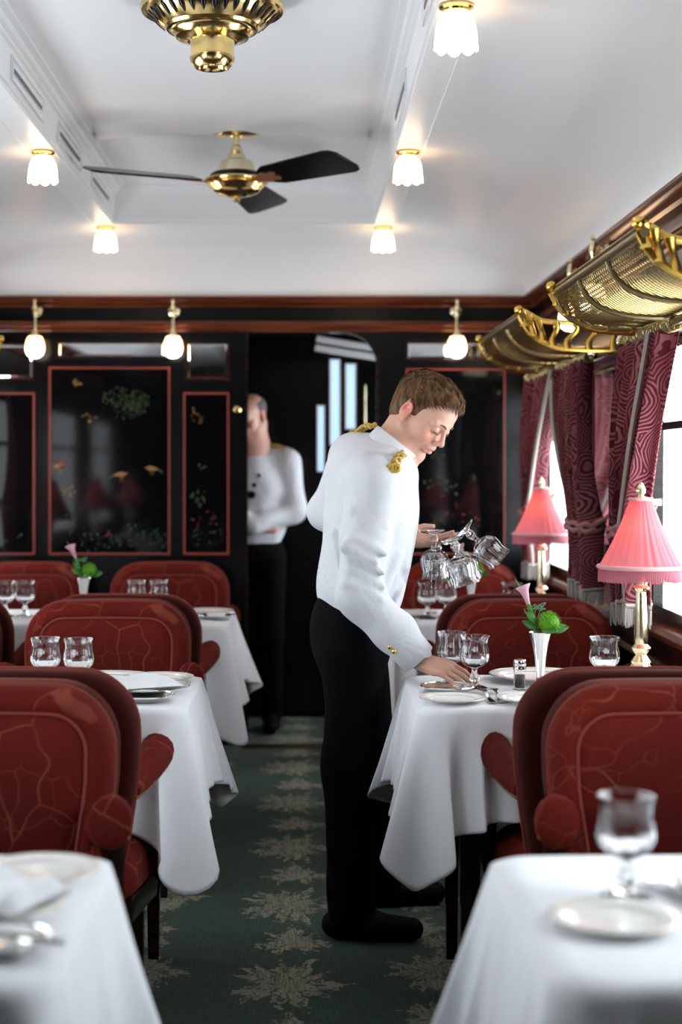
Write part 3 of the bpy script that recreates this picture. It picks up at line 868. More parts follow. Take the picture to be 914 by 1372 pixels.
# ------------------------------------------------------------------ armchair (faces -y, origin on the floor under the top of its back)
def make_chair(loc, rz, label, group):
    t = empty('armchair', label, 'chair', loc, rz, group)
    def tilt(a, b, q):   # reclined back: a = x, b = z, q = thickness towards the rear
        return (a, q - .12 * (.885 - b) - .10, b)
    # outer shell
    ol = resample(rrect(-.272, .272, .36, .878, (.125, .125, .05, .05), 10), 96)
    w = 1 - .17 * np.clip((.70 - ol[:, 1]) / .30, 0, 1) ** 1.3; ol[:, 0] *= w; ol[:, 1] += -.10 * ol[:, 0] ** 2
    mb = MB(); mb.pillow(ol[:, :], [(.03, .0), (.012, .004), (.002, .012), (0, .030), (0, .075), (.008, .09), (.025, .10), (.9, .104)], tilt)
    mb.build('backrest_shell', 'dark_velvet', t)
    # front cushion with a sunk panel
    oc = resample(rrect(-.270, .270, .40, .876, (.125, .125, .06, .06), 10), 96); oc[:, 0] *= 1 - .16 * np.clip((.70 - oc[:, 1]) / .3, 0, 1) ** 1.3; oc[:, 1] += -.10 * oc[:, 0] ** 2
    mb = MB(); mb.pillow(oc, [(.012, .015), (0, .0), (.002, -.020), (.010, -.036), (.026, -.045), (.046, -.047), (.052, -.041), (.056, -.041), (.064, -.047), (.09, -.054), (.5 + .1, -.060), (.97, -.062)], tilt)
    bc = mb.build('backrest_cushion', 'red_velvet', t, ang=60)
    mb = MB()
    Tn = np.roll(oc, -1, 0) - np.roll(oc, 1, 0); Tn /= np.linalg.norm(Tn, axis=1)[:, None]; Nn = np.stack([Tn[:, 1], -Tn[:, 0]], 1)
    q = oc - Nn * .053; mb.tube([tilt(a, b, -.044) for a, b in q], .0042, 6, closed=True)
    q = oc; mb.tube([tilt(a, b, .002) for a, b in q], .0045, 6, closed=True)
    mb.build('piping', 'velvet_piping', bc)
    # seat
    so = resample(rrect(-.285, .285, -.52, -.12, (.04, .04, .12, .12), 8), 80); so[:, 0] *= 1 - .14 * np.clip((so[:, 1] + .40) / .28, 0, 1)
    mb = MB(); mb.pillow(so, [(.02, .350), (.0, .362), (-.004, .395), (.004, .425), (.022, .445), (.05, .455), (.6, .466), (.97, .47)], lambda a, b, q: (a, b, q))
    mb.build('seat', 'red_velvet', t)
    mb = MB(); mb.pillow(so, [(.012, .29), (.004, .295), (.0, .33), (.004, .352), (.02, .355), (.9, .355)], lambda a, b, q: (a, b, q)); mb.build('seat_rail', 'dark_wood', t)
    for s in (-1, 1):
        # padded arm with a broad rounded tip
        pts = spline([(s * .240, -.15, .600), (s * .256, -.21, .612), (s * .278, -.29, .636), (s * .292, -.355, .654), (s * .294, -.392, .655)], 20)
        rr = np.interp(np.linspace(0, 1, 20), [0, .2, .6, .88, .96, 1], [.034, .040, .047, .052, .047, .030])
        mb = MB(); mb.tube(pts, rr, 16, sx=.82, up=(0, 0, 1)); ar = mb.build('armrest', 'red_velvet', t)
        mb = MB()
        for k in range(14):
            u = k / 13; i = min(19, int(u * 17)); p = pts[i]; mb.ellip((p[0] + s * rr[i] * .64, p[1], p[2] - rr[i] * .52), (.0045, .0045, .0045), 6)
        mb.tube([(pts[i][0] + s * rr[i] * .60, pts[i][1], pts[i][2] - rr[i] * .54) for i in range(0, 18)], .0035, 6)
        mb.build('nail_trim', 'nail_brass', ar)
        # curved arm post down to the seat rail
        pp = spline([(s * .292, -.36, .615), (s * .296, -.345, .55), (s * .298, -.355, .45), (s * .290, -.40, .37), (s * .265, -.45, .30)], 16)
        mb = MB(); mb.tube(pp, np.interp(np.linspace(0, 1, 16), [0, .3, 1], [.026, .017, .022]), 8, sx=.75); mb.build('arm_post', 'dark_wood', t, ang=60)
        mb = MB(); mb.tube([(s * .215, -.47, .34), (s * .217, -.475, .2), (s * .220, -.48, .0)], [.026, .020, .015], 4, up=(1, 1, 0)); mb.build('leg', 'dark_wood', t, smooth=False)
        mb = MB(); mb.tube([(s * .205, -.12, .38), (s * .21, -.08, .2), (s * .215, -.03, .0)], [.026, .021, .015], 4, up=(1, 1, 0)); mb.build('leg', 'dark_wood', t, smooth=False)
    return t
GA = 'red velvet armchairs'
ch = make_chair((-.650, 5.17, 0), 0, 'red velvet armchair facing us behind the left glasses table', GA)
chairs = [
    ((-.655, 3.23, 0), 0, 'red velvet armchair facing us behind the nearest left table'),
    ((-.635, 3.27, 0), PI, 'red velvet armchair seen from behind in the left foreground, arm toward the aisle'),
    ((-.630, 5.21, 0), PI, 'red velvet armchair facing away, its dark back rising behind the left middle chair'),
    ((-1.262, 5.17, 0), 0, 'red velvet armchair facing us at the far left, by the left wall'),
    ((-1.262, 5.21, 0), PI, 'red velvet armchair facing away at the far left, against the left wall'),
    ((-.62, 7.16, 0), 0, 'red velvet armchair against the end wall beside the doorway'),
    ((-1.265, 7.16, 0), 0, 'red velvet armchair against the end wall in the left corner'),
    ((.765, 3.23, 0), 0, 'red velvet armchair facing us behind the nearest right table'),
    ((.735, 3.27, 0), PI, 'red velvet armchair facing the table the waiter sets, dark back toward us'),
    ((.745, 5.17, 0), 0, 'red velvet armchair facing us behind the table the waiter is setting'),
    ((.730, 5.21, 0), PI, 'red velvet armchair facing away behind the right middle chair'),
    ((.715, 7.16, 0), 0, 'red velvet armchair against the end wall in the right corner by the curtain'),
]
for l, r, lab in chairs:
    o = dup(ch, l, lab, rz=r)
    if l[0] < -1: o.scale = (.92, 1, 1)

# ------------------------------------------------------------------ tables and cloths
TZ = .75
def table(x0, x1, y0, y1, label):
    t = empty('dining_table', label, 'table', ((x0 + x1) / 2, (y0 + y1) / 2, 0), group='dining tables under white cloths')
    w, d = (x1 - x0) / 2, (y1 - y0) / 2
    mb = MB(); mb.pillow(resample(rrect(-w + .006, w - .006, -d + .006, d - .006, .03, 5), 64), [(.004, TZ - .032), (0, TZ - .028), (0, TZ - .012), (.006, TZ - .008), (.9, TZ - .008)], lambda a, b, q: (a, b, q))
    mb.build('tabletop', 'dark_wood', t)
    for sx in (-1, 1):
        for sy in (-1, 1):
            x, y = sx * (w - .12), sy * (d - .09)
            mb = MB(); mb.tube([(x, y, TZ - .03), (x, y, .6), (x, y, .0)], [.032, .030, .020], 4, up=(1, 1, 0)); mb.build('leg', 'dark_wood', t, smooth=False)
    return t
def cloth(x0, x1, y0, y1, label, seed=1, drop=.255, corner=.50, wall=1):
    """wall=+1: the wall is at x1 side, -1: at the x0 side. Corners on the aisle side hang long."""
    R = random.Random(seed)
    base = np.array(rrect(x0, x1, y0, y1, .05, 12)); n = 520
    P0 = resample(base, n)
    Tn = np.roll(P0, -1, 0) - np.roll(P0, 1, 0); Tn /= np.linalg.norm(Tn, axis=1)[:, None]; N = np.stack([Tn[:, 1], -Tn[:, 0]], 1)
    per = np.cumsum(np.r_[0, np.linalg.norm(np.diff(P0, axis=0), axis=1)])
    c = np.array([(x0 + x1) / 2, (y0 + y1) / 2]); V = []
    rings = []
    for s_ in (.0, .35, .7, .9): rings.append(np.c_[c + (P0 - c) * max(s_, .001), np.full(n, TZ)])
    # puffs and faint press creases on the top are left to the bump
    cors = [(x1, y1), (x0, y1), (x0, y0), (x1, y0)]
    L = np.full(n, drop); fl = np.zeros(n); fr = np.zeros(n); key = np.zeros(n)
    for (cx, cy) in cors:
        dist = np.hypot(P0[:, 0] - cx, P0[:, 1] - cy)
        aisle = (cx == x0) if wall == 1 else (cx == x1)
        front = cy == y0
        C = (corner - drop) * ((1 if front else .62) if aisle else .3)
        ang = np.abs(np.arctan2(N[:, 1] * np.sign(cy - c[1]), N[:, 0] * np.sign(cx - c[0])) - PI / 4)
        g = np.exp(-(dist / .052)) * 1.12; L = L + C * g ** 1.0 * np.exp(-0)
        gg = np.exp(-(dist / .15) ** 2); fl = np.maximum(fl, gg); fr = np.maximum(fr, gg * (1. if front else 0.))
    ph = [R.uniform(0, 6.3) for _ in range(5)]
    tot = per[-1]
    r1 = np.sin(2 * PI * per / tot * 19 + ph[0]); r2 = np.sin(2 * PI * per / tot * 31 + ph[1]); r3 = np.sin(2 * PI * per / tot * 9 + ph[2])
    K = 34
    for i in range(1, K + 1):
        q = i / K; s = L * q
        edge = .010 * (1 - math.exp(-q * 18))                # roll over the rim
        amp = q ** 1.15
        out = edge + amp * (.022 + .005 * r1 + .004 * r2 + .009 * r3) + fl * amp * (.060 - .046 * fr + (.034 + .002 * fr) * np.sin(per * 78 + ph[3] + q * .8))
        tang = fl * amp * .030 * np.sin(per * 78 + ph[3] + 1.3)
        xy = P0 + N * out[:, None] + Tn * tang[:, None]
        z = TZ - s + .010 * math.exp(-q * 30) - .01 * (1 - math.exp(-q * 30)) * 0
        rings.append(np.c_[xy, z])
    P = np.array(rings)
    x_lim = XR - .056 if wall == 1 else XL + .056
    P[:, :, 0] = np.minimum(P[:, :, 0], x_lim) if wall == 1 else np.maximum(P[:, :, 0], x_lim)
    mb = MB(); mb.grid(P, wv=True); mb.f.append(tuple(range(n))); mb.m.append(0)
    o = mb.build('tablecloth', 'linen', None, fix=True, ang=80, solid=.0016)
    return tag(o, label, 'tablecloth', 'white tablecloths')
RX0, RX1, LX0, LX1 = .275, 1.03, -1.56, -.285
YT = [(1.68, 2.25), (3.61, 4.20), (5.54, 6.12)]
names = [('nearest', 'in the foreground'), ('middle', 'halfway down the car'), ('farthest', 'near the end wall')]
LBL_R = ['blurred white tablecloth in the right foreground under a goblet', 'white tablecloth the waiter leans over, with a pointed hanging corner', 'white tablecloth behind the waiter near the end wall']
LBL_L = ['blurred white tablecloth in the left foreground corner', 'white tablecloth under the two left glasses and silver dish', 'small looking white tablecloth on the left near the doorway']
for i, (a, b) in enumerate(YT):
    table(RX0, RX1, a, b, 'dark wooden table under the %s' % LBL_R[i])
    cloth(RX0, RX1, a, b, LBL_R[i], seed=4 + i, wall=1)
    table(LX0, LX1, a, b, 'dark wooden table under the %s' % LBL_L[i])
    cloth(LX0, LX1, a, b, LBL_L[i], seed=14 + i, wall=-1)
# ------------------------------------------------------------------ tableware
TT = TZ + .0012
def monogram(parent, ro, zc, h, ang):
    """engraved crown over interlaced curls, wrapped on the bowl"""
    mb = MB(); rr = ro + .0004
    def w(pts): return [(rr * math.cos(ang + x / rr), rr * math.sin(ang + x / rr), zc + z) for x, z in pts]
    s = h
    curls = [[(-.6, .35), (-.35, -.4), (-.1, .35)], [(.05, .3), (-.25, .35), (-.28, .1), (0, -.05), (.05, -.3), (-.25, -.38)], [(.35, .35), (.12, .15), (.12, -.2), (.35, -.36), (.58, -.2), (.58, .15), (.35, .35)], [(.95, .35), (.7, .3), (.68, 0), (.9, .0), (.68, -.02), (.7, -.35), (.98, -.33)], [(-.9, -.1), (-.7, .3), (-.4, .0), (0, -.2), (.5, .05), (.85, -.15)]]
    for cpts in curls: mb.tube(w([(a * s * .8, b * s) for a, b in spline(cpts, 16)]), .00055, 4)
    crown = [(-.3, .5), (-.38, .75), (-.18, .6), (0, .82), (.18, .6), (.38, .75), (.3, .5), (-.3, .5)]
    mb.tube(w([(a * s * .8, b * s) for a, b in crown]), .0005, 4)
    mb.build('etched_monogram', 'etched', parent, fix=False)
def goblet(loc, label, mono=None, rot=None, group='cut crystal goblets'):
    t = empty('goblet', label, 'glass', loc, 0, group)
    if rot is not None: t.rotation_euler = rot
    n = 48
    bowl = [(.0065, .050), (.012, .053), (.024, .058), (.034, .068), (.0385, .080), (.0375, .095), (.034, .110), (.0345, .122), (.0385, .134), (.0375, .1345), (.0330, .122), (.0322, .110), (.0350, .094), (.0352, .082), (.031, .071), (.022, .063), (.01, .059), (0, .0585)]
    amp = lambda i: (.022 if 2 <= i <= 7 else (.01 if i in (8, 9) else 0))
    mb = MB(); mb.lathe(bowl, n, lobes=12, amp=amp); mb.build('bowl', 'crystal', t, ang=60)
    stem = [(0, 0), (.033, 0), (.034, .0015), (.030, .004), (.012, .009), (.008, .014), (.010, .020), (.0125, .026), (.009, .034), (.0065, .042), (.0075, .0505), (0, .0505)]
    mb = MB(); mb.lathe(stem, 36, lobes=6, amp=lambda i: .12 if 4 <= i <= 9 else 0); mb.build('stem', 'crystal', t, ang=60)
    if mono is not None: monogram(t, .0362, .101, .011, mono)
    return t
G = 'cut crystal goblets'
g0 = goblet((.437, 3.93, TT), 'crystal goblet at the waiter\'s fingertips, right one of the pair he is setting down', mono=-PI / 2 - .1)
dup(g0, (.385, 4.02, TT), 'crystal goblet beside the waiter\'s fingers, left one of the pair he is setting down')
dup(g0, (.765, 3.90, TT), 'crystal goblet standing alone between the flower vase and the brass table lamp')
dup(g0, (-.657, 3.88, TT), 'crystal goblet on the left middle table, the left one of the two')
dup(g0, (-.570, 3.86, TT), 'crystal goblet on the left middle table, the right one of the two')
g1 = goblet((.425, 2.02, TT), 'large blurred crystal goblet in the right foreground')
for (x, y, lb) in ((-1.135, 5.80, 'crystal goblet on the far left table, cut by the left edge of the view'), (-1.060, 5.80, 'crystal goblet on the far left table, second from the left edge of the view'),
                   (-.640, 5.84, 'left one of two small goblets in front of the end wall armchair beside the doorway'), (-.555, 5.84, 'right one of two small goblets in front of the end wall armchair beside the doorway'),
                   (.46, 5.72, 'goblet on the far right table just under the glasses the waiter holds, left one'), (.535, 5.76, 'goblet on the far right table just under the glasses the waiter holds, right one'),
                   (.775, 5.72, 'goblet on the far right table just left of the farther lamp base')):
    dup(g1, (x, y, TT), lb)

def plate(loc, R, label, kind='plate', nm='plate', rim='china_trim', deco=True, group='white rimmed plates'):
    t = empty(nm, label, kind, loc, 0, group)
    mb = MB(); k = R / .13
    mb.lathe([(0, .003), (.070 * k, .003), (.072 * k, .0), (.078 * k, .0), (.082 * k, .005), (.105 * k, .012), (.128 * k, .0165), (.130 * k, .0185), (.127 * k, .0195), (.104 * k, .0155), (.084 * k, .009), (.076 * k, .0065), (0, .006)], 64)
    b = mb.build('plate_body', 'china', t)
    th = np.linspace(0, 2 * PI, 64, endpoint=False)
    mb = MB(); mb.tube(np.stack([.1285 * k * np.cos(th), .1285 * k * np.sin(th), .0188 + 0 * th], 1), .0013, 6, closed=True)
    mb.tube(np.stack([.092 * k * np.cos(th), .092 * k * np.sin(th), .0125 + 0 * th], 1), .0006, 6, closed=True)
    mb.build('rim_line', rim, t)
    if deco:
        mb = MB()
        for q in range(8):
            a = q * PI / 4 + .2
            for dx in (-.05, 0, .05): mb.ellip((.112 * k * math.cos(a + dx), .112 * k * math.sin(a + dx), .0152), (.0035, .002, .0006), 6)
        mb.build('rim_sprigs', 'china_trim', t)
    return t
p0 = plate((.545, 4.02, TT), .13, 'large white plate with sprig border behind the flower vase')
pl = [((.66, 4.00, TT), 'x')]
dup(p0, (.555, 3.69, TT), 'white side plate half hidden by the dark armchair back, right of the forks', scale=.72)
dup(p0, (.358, 3.70, TT), 'small white plate nearest the aisle corner of the waiter\'s table', scale=.62)
p0.location = (.62, 4.065, TT)
dup(p0, (-.52, 4.00, TT), 'large white plate behind the two goblets on the left middle table')
dup(p0, (-.385, 4.05, TT), 'small white plate at the far corner of the left middle table', scale=.72)
dup(p0, (-.40, 3.86, TT), 'white plate under the folded napkin on the left middle table', scale=.86)
dup(p0, (.385, 1.90, TT), 'blurred rimmed plate in the right foreground', scale=.62)
dup(p0, (.62, 2.02, TT), 'blurred large plate cut by the right edge of the view', scale=.95)
dup(p0, (-.37, 2.12, TT), 'blurred white plate at the far side of the left foreground table', scale=.66)
dup(p0, (-.42, 1.96, TT), 'blurred white plate under a napkin on the left foreground table', scale=.9)
dup(p0, (-.375, 5.90, TT), 'small white plate on the far left table near the doorway', scale=.8)
dup(p0, (.40, 5.80, TT), 'white plate on the far right table behind the waiter', scale=.8)
def silver_dish(loc, label, sx=1., k=1.):
    t = empty('silver_dish', label, 'dish', loc, 0, 'shallow silver dishes')
    mb = MB(); mb.lathe([(0, .0), (.045 * k, 0), (.050 * k, .003), (.066 * k, .012), (.069 * k, .014), (.067 * k, .0155), (.064 * k, .0145), (.050 * k, .006), (.044 * k, .004), (0, .004)], 56, sx=sx)
    mb.build('bowl', 'silver', t)
    th = np.linspace(0, 2 * PI, 56, endpoint=False)
    mb = MB(); mb.tube(np.stack([.0675 * k * sx * np.cos(th), .0675 * k * np.sin(th), .015 + 0 * th], 1), .002, 6, closed=True); mb.build('beaded_rim', 'silver', t)
    return t
sd = silver_dish((.362, 3.865, TT), 'shallow silver dish under the waiter\'s hand', 1.0)
dup(sd, (-.385, 3.715, TT), 'shallow silver dish near the front edge of the left middle table')
dup(sd, (-.33, 5.72, TT), 'small silver dish on the far left table')
sd2 = silver_dish((-.352, 1.80, TT), 'gleaming blurred silver dish at the left edge of the foreground table', 1.0, .8)

def napkin(loc, label, seed, rz=0, k=1.):
    R = np.random.RandomState(seed); n = 26; P = np.zeros((n, n, 3)); u = np.linspace(-1, 1, n)
    for i in range(n):
        for j in range(n):
            a, b = u[i], u[j]; e = min(1, (1 - abs(a)) * 5) * min(1, (1 - abs(b)) * 5)
            h = .006 + e * (.012 + .006 * math.sin(3 * a + seed) * math.cos(2.4 * b) + .005 * math.sin(7 * (a + .6 * b) + seed) + .007 * max(0, 1 - abs(a - .2 * b) * 2.5))
            P[i, j] = (a * .095 * k * (1 + .06 * b), b * .075 * k * (1 - .05 * a), h)
    mb = MB(); mb.grid(P)
    Q = P.copy(); Q[:, :, 2] = .003; mb.grid(Q[::-1])
    o = mb.build('napkin', 'linen', None, loc=loc, rot=(0, 0, rz), ang=80)
    return tag(o, label, 'napkin', 'folded white napkins')
napkin((-.40, 3.86, TT + .014), 'white napkin folded on a plate on the left middle table', 2, .4, .9)
napkin((-.42, 1.96, TT + .015), 'blurred white napkin on a plate on the left foreground table', 5, -.3, 1.)
napkin((.62, 2.02, TT + .016), 'blurred folded napkin on the plate at the right edge', 7, .3, .9)

def fork(loc, rz, label, group='silver forks'):
    mb = MB(); L = .19
    pts = spline([(0, -.09, .003), (0, -.03, .004), (0, .02, .010), (0, .05, .012)], 16)
    w = np.interp(np.linspace(0, 1, 16), [0, .15, .5, .8, 1], [.008, .007, .0032, .004, .008])
    for q, ww in zip(pts, w): pass
    P = np.array([[(-ww, q[1], q[2]), (ww, q[1], q[2]), (ww, q[1], q[2] + .002), (-ww, q[1], q[2] + .002)] for q, ww in zip(pts, w)])
    mb.grid(P, wv=True, capu=True)
    mb.box(-.011, .011, .048, .060, .0115, .0135)
    for k in range(4):
        x = -.0093 + k * .0062; P = [(x, .058, .0125), (x, .08, .009), (x * .95, .10, .010)]
        mb.tube(P, [.0020, .0018, .0010], 6)
    o = mb.build('fork', 'silver', None, loc=loc, rot=(0, 0, rz)); return tag(o, label, 'fork', group)
def knife(loc, rz, label):
    mb = MB()
    mb.tube([(0, -.10, .006), (0, -.05, .007), (0, .0, .006)], [.006, .0075, .005], 10, sx=1)
    mb.prism([(-.004, 0), (.009, .01), (.010, .09), (.002, .115), (-.005, .11)], .004, .0065, 'z')
    o = mb.build('knife', 'silver', None, loc=loc, rot=(0, 0, rz)); return tag(o, label, 'knife', 'silver knives')
fork((.448, 3.75, TT), .04, 'silver fork left of the pepper mill, the one nearer the aisle')
fork((.474, 3.765, TT), .0, 'silver fork left of the pepper mill, the one farther from the aisle')
knife((.555, 1.80, TT), .25, 'blurred knife at the right edge of the foreground table')
fork((.50, 2.00, TT), .3, 'blurred fork beside the foreground goblet')
knife((-.37, 1.79, TT + .017), 1.2, 'blurred silver knife lying across the foreground silver dish')
fork((-.385, 4.01, TT + .0), 1.4, 'silver fork between the plates on the left middle table')

# pepper mill
t = empty('pepper_mill', 'small clear pepper mill with chrome top beside the flower vase', 'pepper mill', (.549, 3.90, TT), 0)
mb = MB(); mb.lathe([(0, 0), (.017, 0), (.0175, .003), (.0155, .005), (.0155, .052), (.0135, .052), (.0135, .005), (0, .005)], 28); mb.build('glass_body', 'crystal', t)
mb = MB(); mb.lathe([(0, .006), (.013, .006), (.013, .038), (0, .039)], 20); mb.build('peppercorns', 'pepper', t)
mb = MB(); mb.lathe([(0, .050), (.0165, .050), (.017, .056), (.0155, .060), (.0165, .064), (.0165, .074), (.015, .077), (0, .077)], 28); mb.build('chrome_top', 'silver', t)

# ------------------------------------------------------------------ flower vases
def vase(loc, label, k=1.):
    t = empty('bud_vase', label, 'vase', loc, 0, 'fluted silver bud vases'); t.scale = (k,) * 3
    mb = MB(); mb.lathe([(0, 0), (.022, 0), (.023, .003), (.014, .008), (.010, .016), (.0105, .04), (.014, .08), (.020, .115), (.0275, .142), (.0265, .142), (.019, .115), (.013, .08), (.009, .03), (0, .028)], 40, lobes=10, amp=lambda i: .03 if 4 <= i <= 8 else 0)
    mb.build('vase_body', 'silver', t); return t
def posy(loc, label, seed=1, k=1., mirror=1):
    t = empty('flower_posy', label, 'flowers', loc, 0, 'calla lily posies in the bud vases'); t.scale = (k,) * 3
    R = random.Random(seed); g = mirror
    mb = MB(); st = spline([(0, 0, .05), (-g * .010, 0, .13), (-g * .022, -.002, .19), (-g * .030, -.004, .215)], 14); mb.tube(st, .004, 8)
    mb.build('lily_stem', 'stem_green', t)
    # calla: a rolled spathe
    nu, nv = 28, 14; P = np.zeros((nv, nu, 3))
    for i, v in enumerate(np.linspace(0, 1, nv)):
        for j, u in enumerate(np.linspace(0, 1, nu)):
            a = (u * 2.15 - 1.07) * PI; r = .004 + .010 * v ** 1.4 + (.007 * max(0, v - .75) * 4 * (.35 + .65 * math.cos(a * .5) ** 2))
            P[i, j] = (r * math.sin(a) * g + (.0), -r * math.cos(a), .05 * v + .012 * v ** 3 * math.cos(a) * (1))
    P = P @ R3(.35, -g * .35, 0).T + np.array([-g * .030, -.004, .212])
    mb = MB(); mb.grid(P); mb.build('calla_lily', 'pink_petal', t, ang=80, solid=.001)
    mb = MB(); mb.tube([(-g * .030, -.004, .22), (-g * .040, -.01, .255)], [.003, .0018], 6); mb.build('spadix', 'moss_green', t)
    # green fuzzy dianthus ball
    mb = MB(); c = np.array([g * .020, -.004, .165]); mb.ellip(c, (.026, .026, .022), 16)
    for q in range(900):
        z = R.uniform(-.5, 1); a = R.uniform(0, 2 * PI); rr = math.sqrt(1 - z * z); d = np.array([rr * math.cos(a), rr * math.sin(a), z])
        p = c + d * np.array([.026, .026, .022]); e = p + (d + np.array([R.uniform(-.3, .3) for _ in range(3)])) * .0085
        s1 = np.cross(d, (0, 0, 1.01)); s1 /= np.linalg.norm(s1) + 1e-9; mb.add([p - s1 * .0009, p + s1 * .0009, e], [(0, 1, 2)])
    mb.build('green_dianthus', 'moss_green', t, fix=False, smooth=False)
    # leaves
    def leaf(p, d, L, W, up=(0, -1, .45)):
        d = np.array(d, float); d /= np.linalg.norm(d); sde = np.cross(d, up); sde /= np.linalg.norm(sde); nn = np.cross(sde, d); G = []
        for v in np.linspace(0, 1, 10):
            w = W * math.sin(PI * min(1, v * .93 + .07)) ** .8
            cc = np.array(p) + d * L * v - nn * L * .25 * v * v
            G.append([cc - sde * w + nn * .003, cc - nn * .001, cc + sde * w + nn * .003])
        q = MB(); q.grid(np.array(G)); return q.build('leaf', 'leaf_green', t, ang=80, solid=.0008)
    leaf((g * .002, -.012, .152), (g * .55, -.6, .02), .042, .014)
    leaf((g * .025, .0, .145), (g * 1, -.1, .30), .046, .012)
    leaf((-g * .010, -.004, .150), (-g * .9, -.2, .6), .040, .010)
    leaf((-g * .012, -.004, .165), (-g * .7, -.3, .9), .036, .009)
    mb = MB()
    for q in range(7):
        a = R.uniform(-.6, .6); mb.tube(spline([(-g * .005, 0, .14), (-g * .02 + a * .03, -.006, .19), (-g * .012 + a * .045, -.008, .215 + R.uniform(-.02, .01)), (-g * .03 + a * .02, -.01, .20)], 12), .0009, 4)
    mb.tube(spline([(-g * .02, 0, .16), (-g * .04, 0, .23), (-g * .062, .0, .272)], 10), [.0012] * 9 + [.0004], 4)
    mb.build('grass_blades', 'stem_green', t, fix=False)
    mb = MB(); c = np.array([g * .0, .004, .200])
    mb.ellip(c, (.006, .006, .008), 8)
    for q in range(20):
        a = 2 * PI * q / 20; z = R.uniform(-.2, 1); d = np.array([math.cos(a), math.sin(a), z]); d /= np.linalg.norm(d); mb.tube([c, c + d * R.uniform(.014, .020)], [.0012, .0003], 4)
    mb.build('blue_thistle', 'thistle_blue', t, fix=False)
    return t
vase((.600, 3.89, TT), 'fluted silver bud vase on the waiter\'s table'); po = posy((.600, 3.89, TT), 'pink calla lily and green pompom in the vase on the waiter\'s table', k=1.04)
COL.objects['bud_vase'].scale = (1.04,) * 3
vf = vase((-.845, 5.86, TT), 'silver bud vase on the far left table'); dup(po, (-.845, 5.86, TT), 'pink calla lily and green pompom in the vase on the far left table')
vase((.64, 5.88, TT), 'silver bud vase on the far right table behind the held glasses'); dup(po, (.64, 5.88, TT), 'pink calla lily and green pompom on the far right table behind the held glasses')

# ------------------------------------------------------------------ table lamps
def table_lamp(loc, label):
    t = empty('table_lamp', label, 'lamp', loc, 0, 'brass table lamps with pink pleated shades')
    mb = MB()
    mb.lathe([(0, 0), (.046, 0), (.047, .004), (.042, .010), (.040, .020), (.030, .036), (.024, .046), (.027, .052), (.021, .060), (.014, .070), (.024, .082), (.026, .088), (.016, .098), (.018, .104), (.0185, .12), (.0135, .225), (.013, .235), (.020, .241), (.022, .247), (.015, .255), (.017, .262), (.010, .268), (.006, .30), (.006, .44), (0, .44)], 48, lobes=12, amp=lambda i: .05 if i in (3, 4, 5, 17, 18, 19, 20) else 0)
    mb.build('fluted_column', 'pale_brass', t, ang=50)
    n = 216; th = np.linspace(0, 2 * PI, n, endpoint=False); zs = np.linspace(.300, .484, 9); P = np.zeros((9, n, 3))
    for i, z in enumerate(zs):
        q = i / 8; r = .108 * (1 - q) + .027 * q - .006 * math.sin(PI * q); r2 = r * (1 + .030 * np.abs(np.cos(th * 12 + .5 * np.sin(3 * th))) + .010 * np.sin(th * 31))
        P[i] = np.stack([r2 * np.cos(th), r2 * np.sin(th), z + 0 * th], 1)
    mb = MB(); mb.grid(P, wv=True); sh = mb.build('lamp_shade', 'pink_silk', t, ang=80)
    mb = MB()
    mb.tube(np.stack([.111 * np.cos(th[::3]), .111 * np.sin(th[::3]), .303 + 0 * th[::3]], 1), .006, 8, closed=True)
    mb.build('bottom_braid', 'braid_pink', sh); mb = MB()
    mb.tube(np.stack([.029 * np.cos(th[::6]), .029 * np.sin(th[::6]), .482 + 0 * th[::6]], 1), .005, 6, closed=True)
    mb.build('top_braid', 'braid_pink', sh)
    mb = MB(); R = random.Random(3)
    for a in np.linspace(0, 2 * PI, 230, endpoint=False):
        r = .110; mb.tube([(r * math.cos(a), r * math.sin(a), .300), ((r + .002) * math.cos(a + .004), (r + .002) * math.sin(a + .004), .266 + R.uniform(-.003, .002))], [.0016, .0012], 4)
    mb.build('fringe', 'pink_fringe', sh, fix=False)
    mb = MB(); mb.lathe([(0, .474), (.022, .479), (.026, .486), (.010, .489), (.006, .493), (.011, .498), (.0125, .505), (.009, .516), (.004, .525), (0, .528)], 20, lobes=8, amp=lambda i: .06)
    mb.build('finial', 'pale_brass', t)
    mb = MB(); mb.ellip((0, 0, .40), (.014, .014, .022), 14); mb.build('bulb', 'lamp_bulb', t)
    return t
mat('braid_pink', (.70, .36, .36), .8)
emis('lamp_bulb', (1.0, .50, .25), 12.0)
tl = table_lamp((.893, 4.06, TT), 'brass table lamp with pink fringed shade on the waiter\'s table by the window')
dup(tl, (.935, 6.04, TT), 'farther brass table lamp with pink fringed shade near the end wall')
for x, y, w in ((-1.43, 2.0, 'nearest'), (-1.43, 3.95, 'middle'), (-1.43, 5.85, 'farthest')):
    dup(tl, (x, y, TT), 'pink shaded table lamp by the left wall on the %s left table' % w)
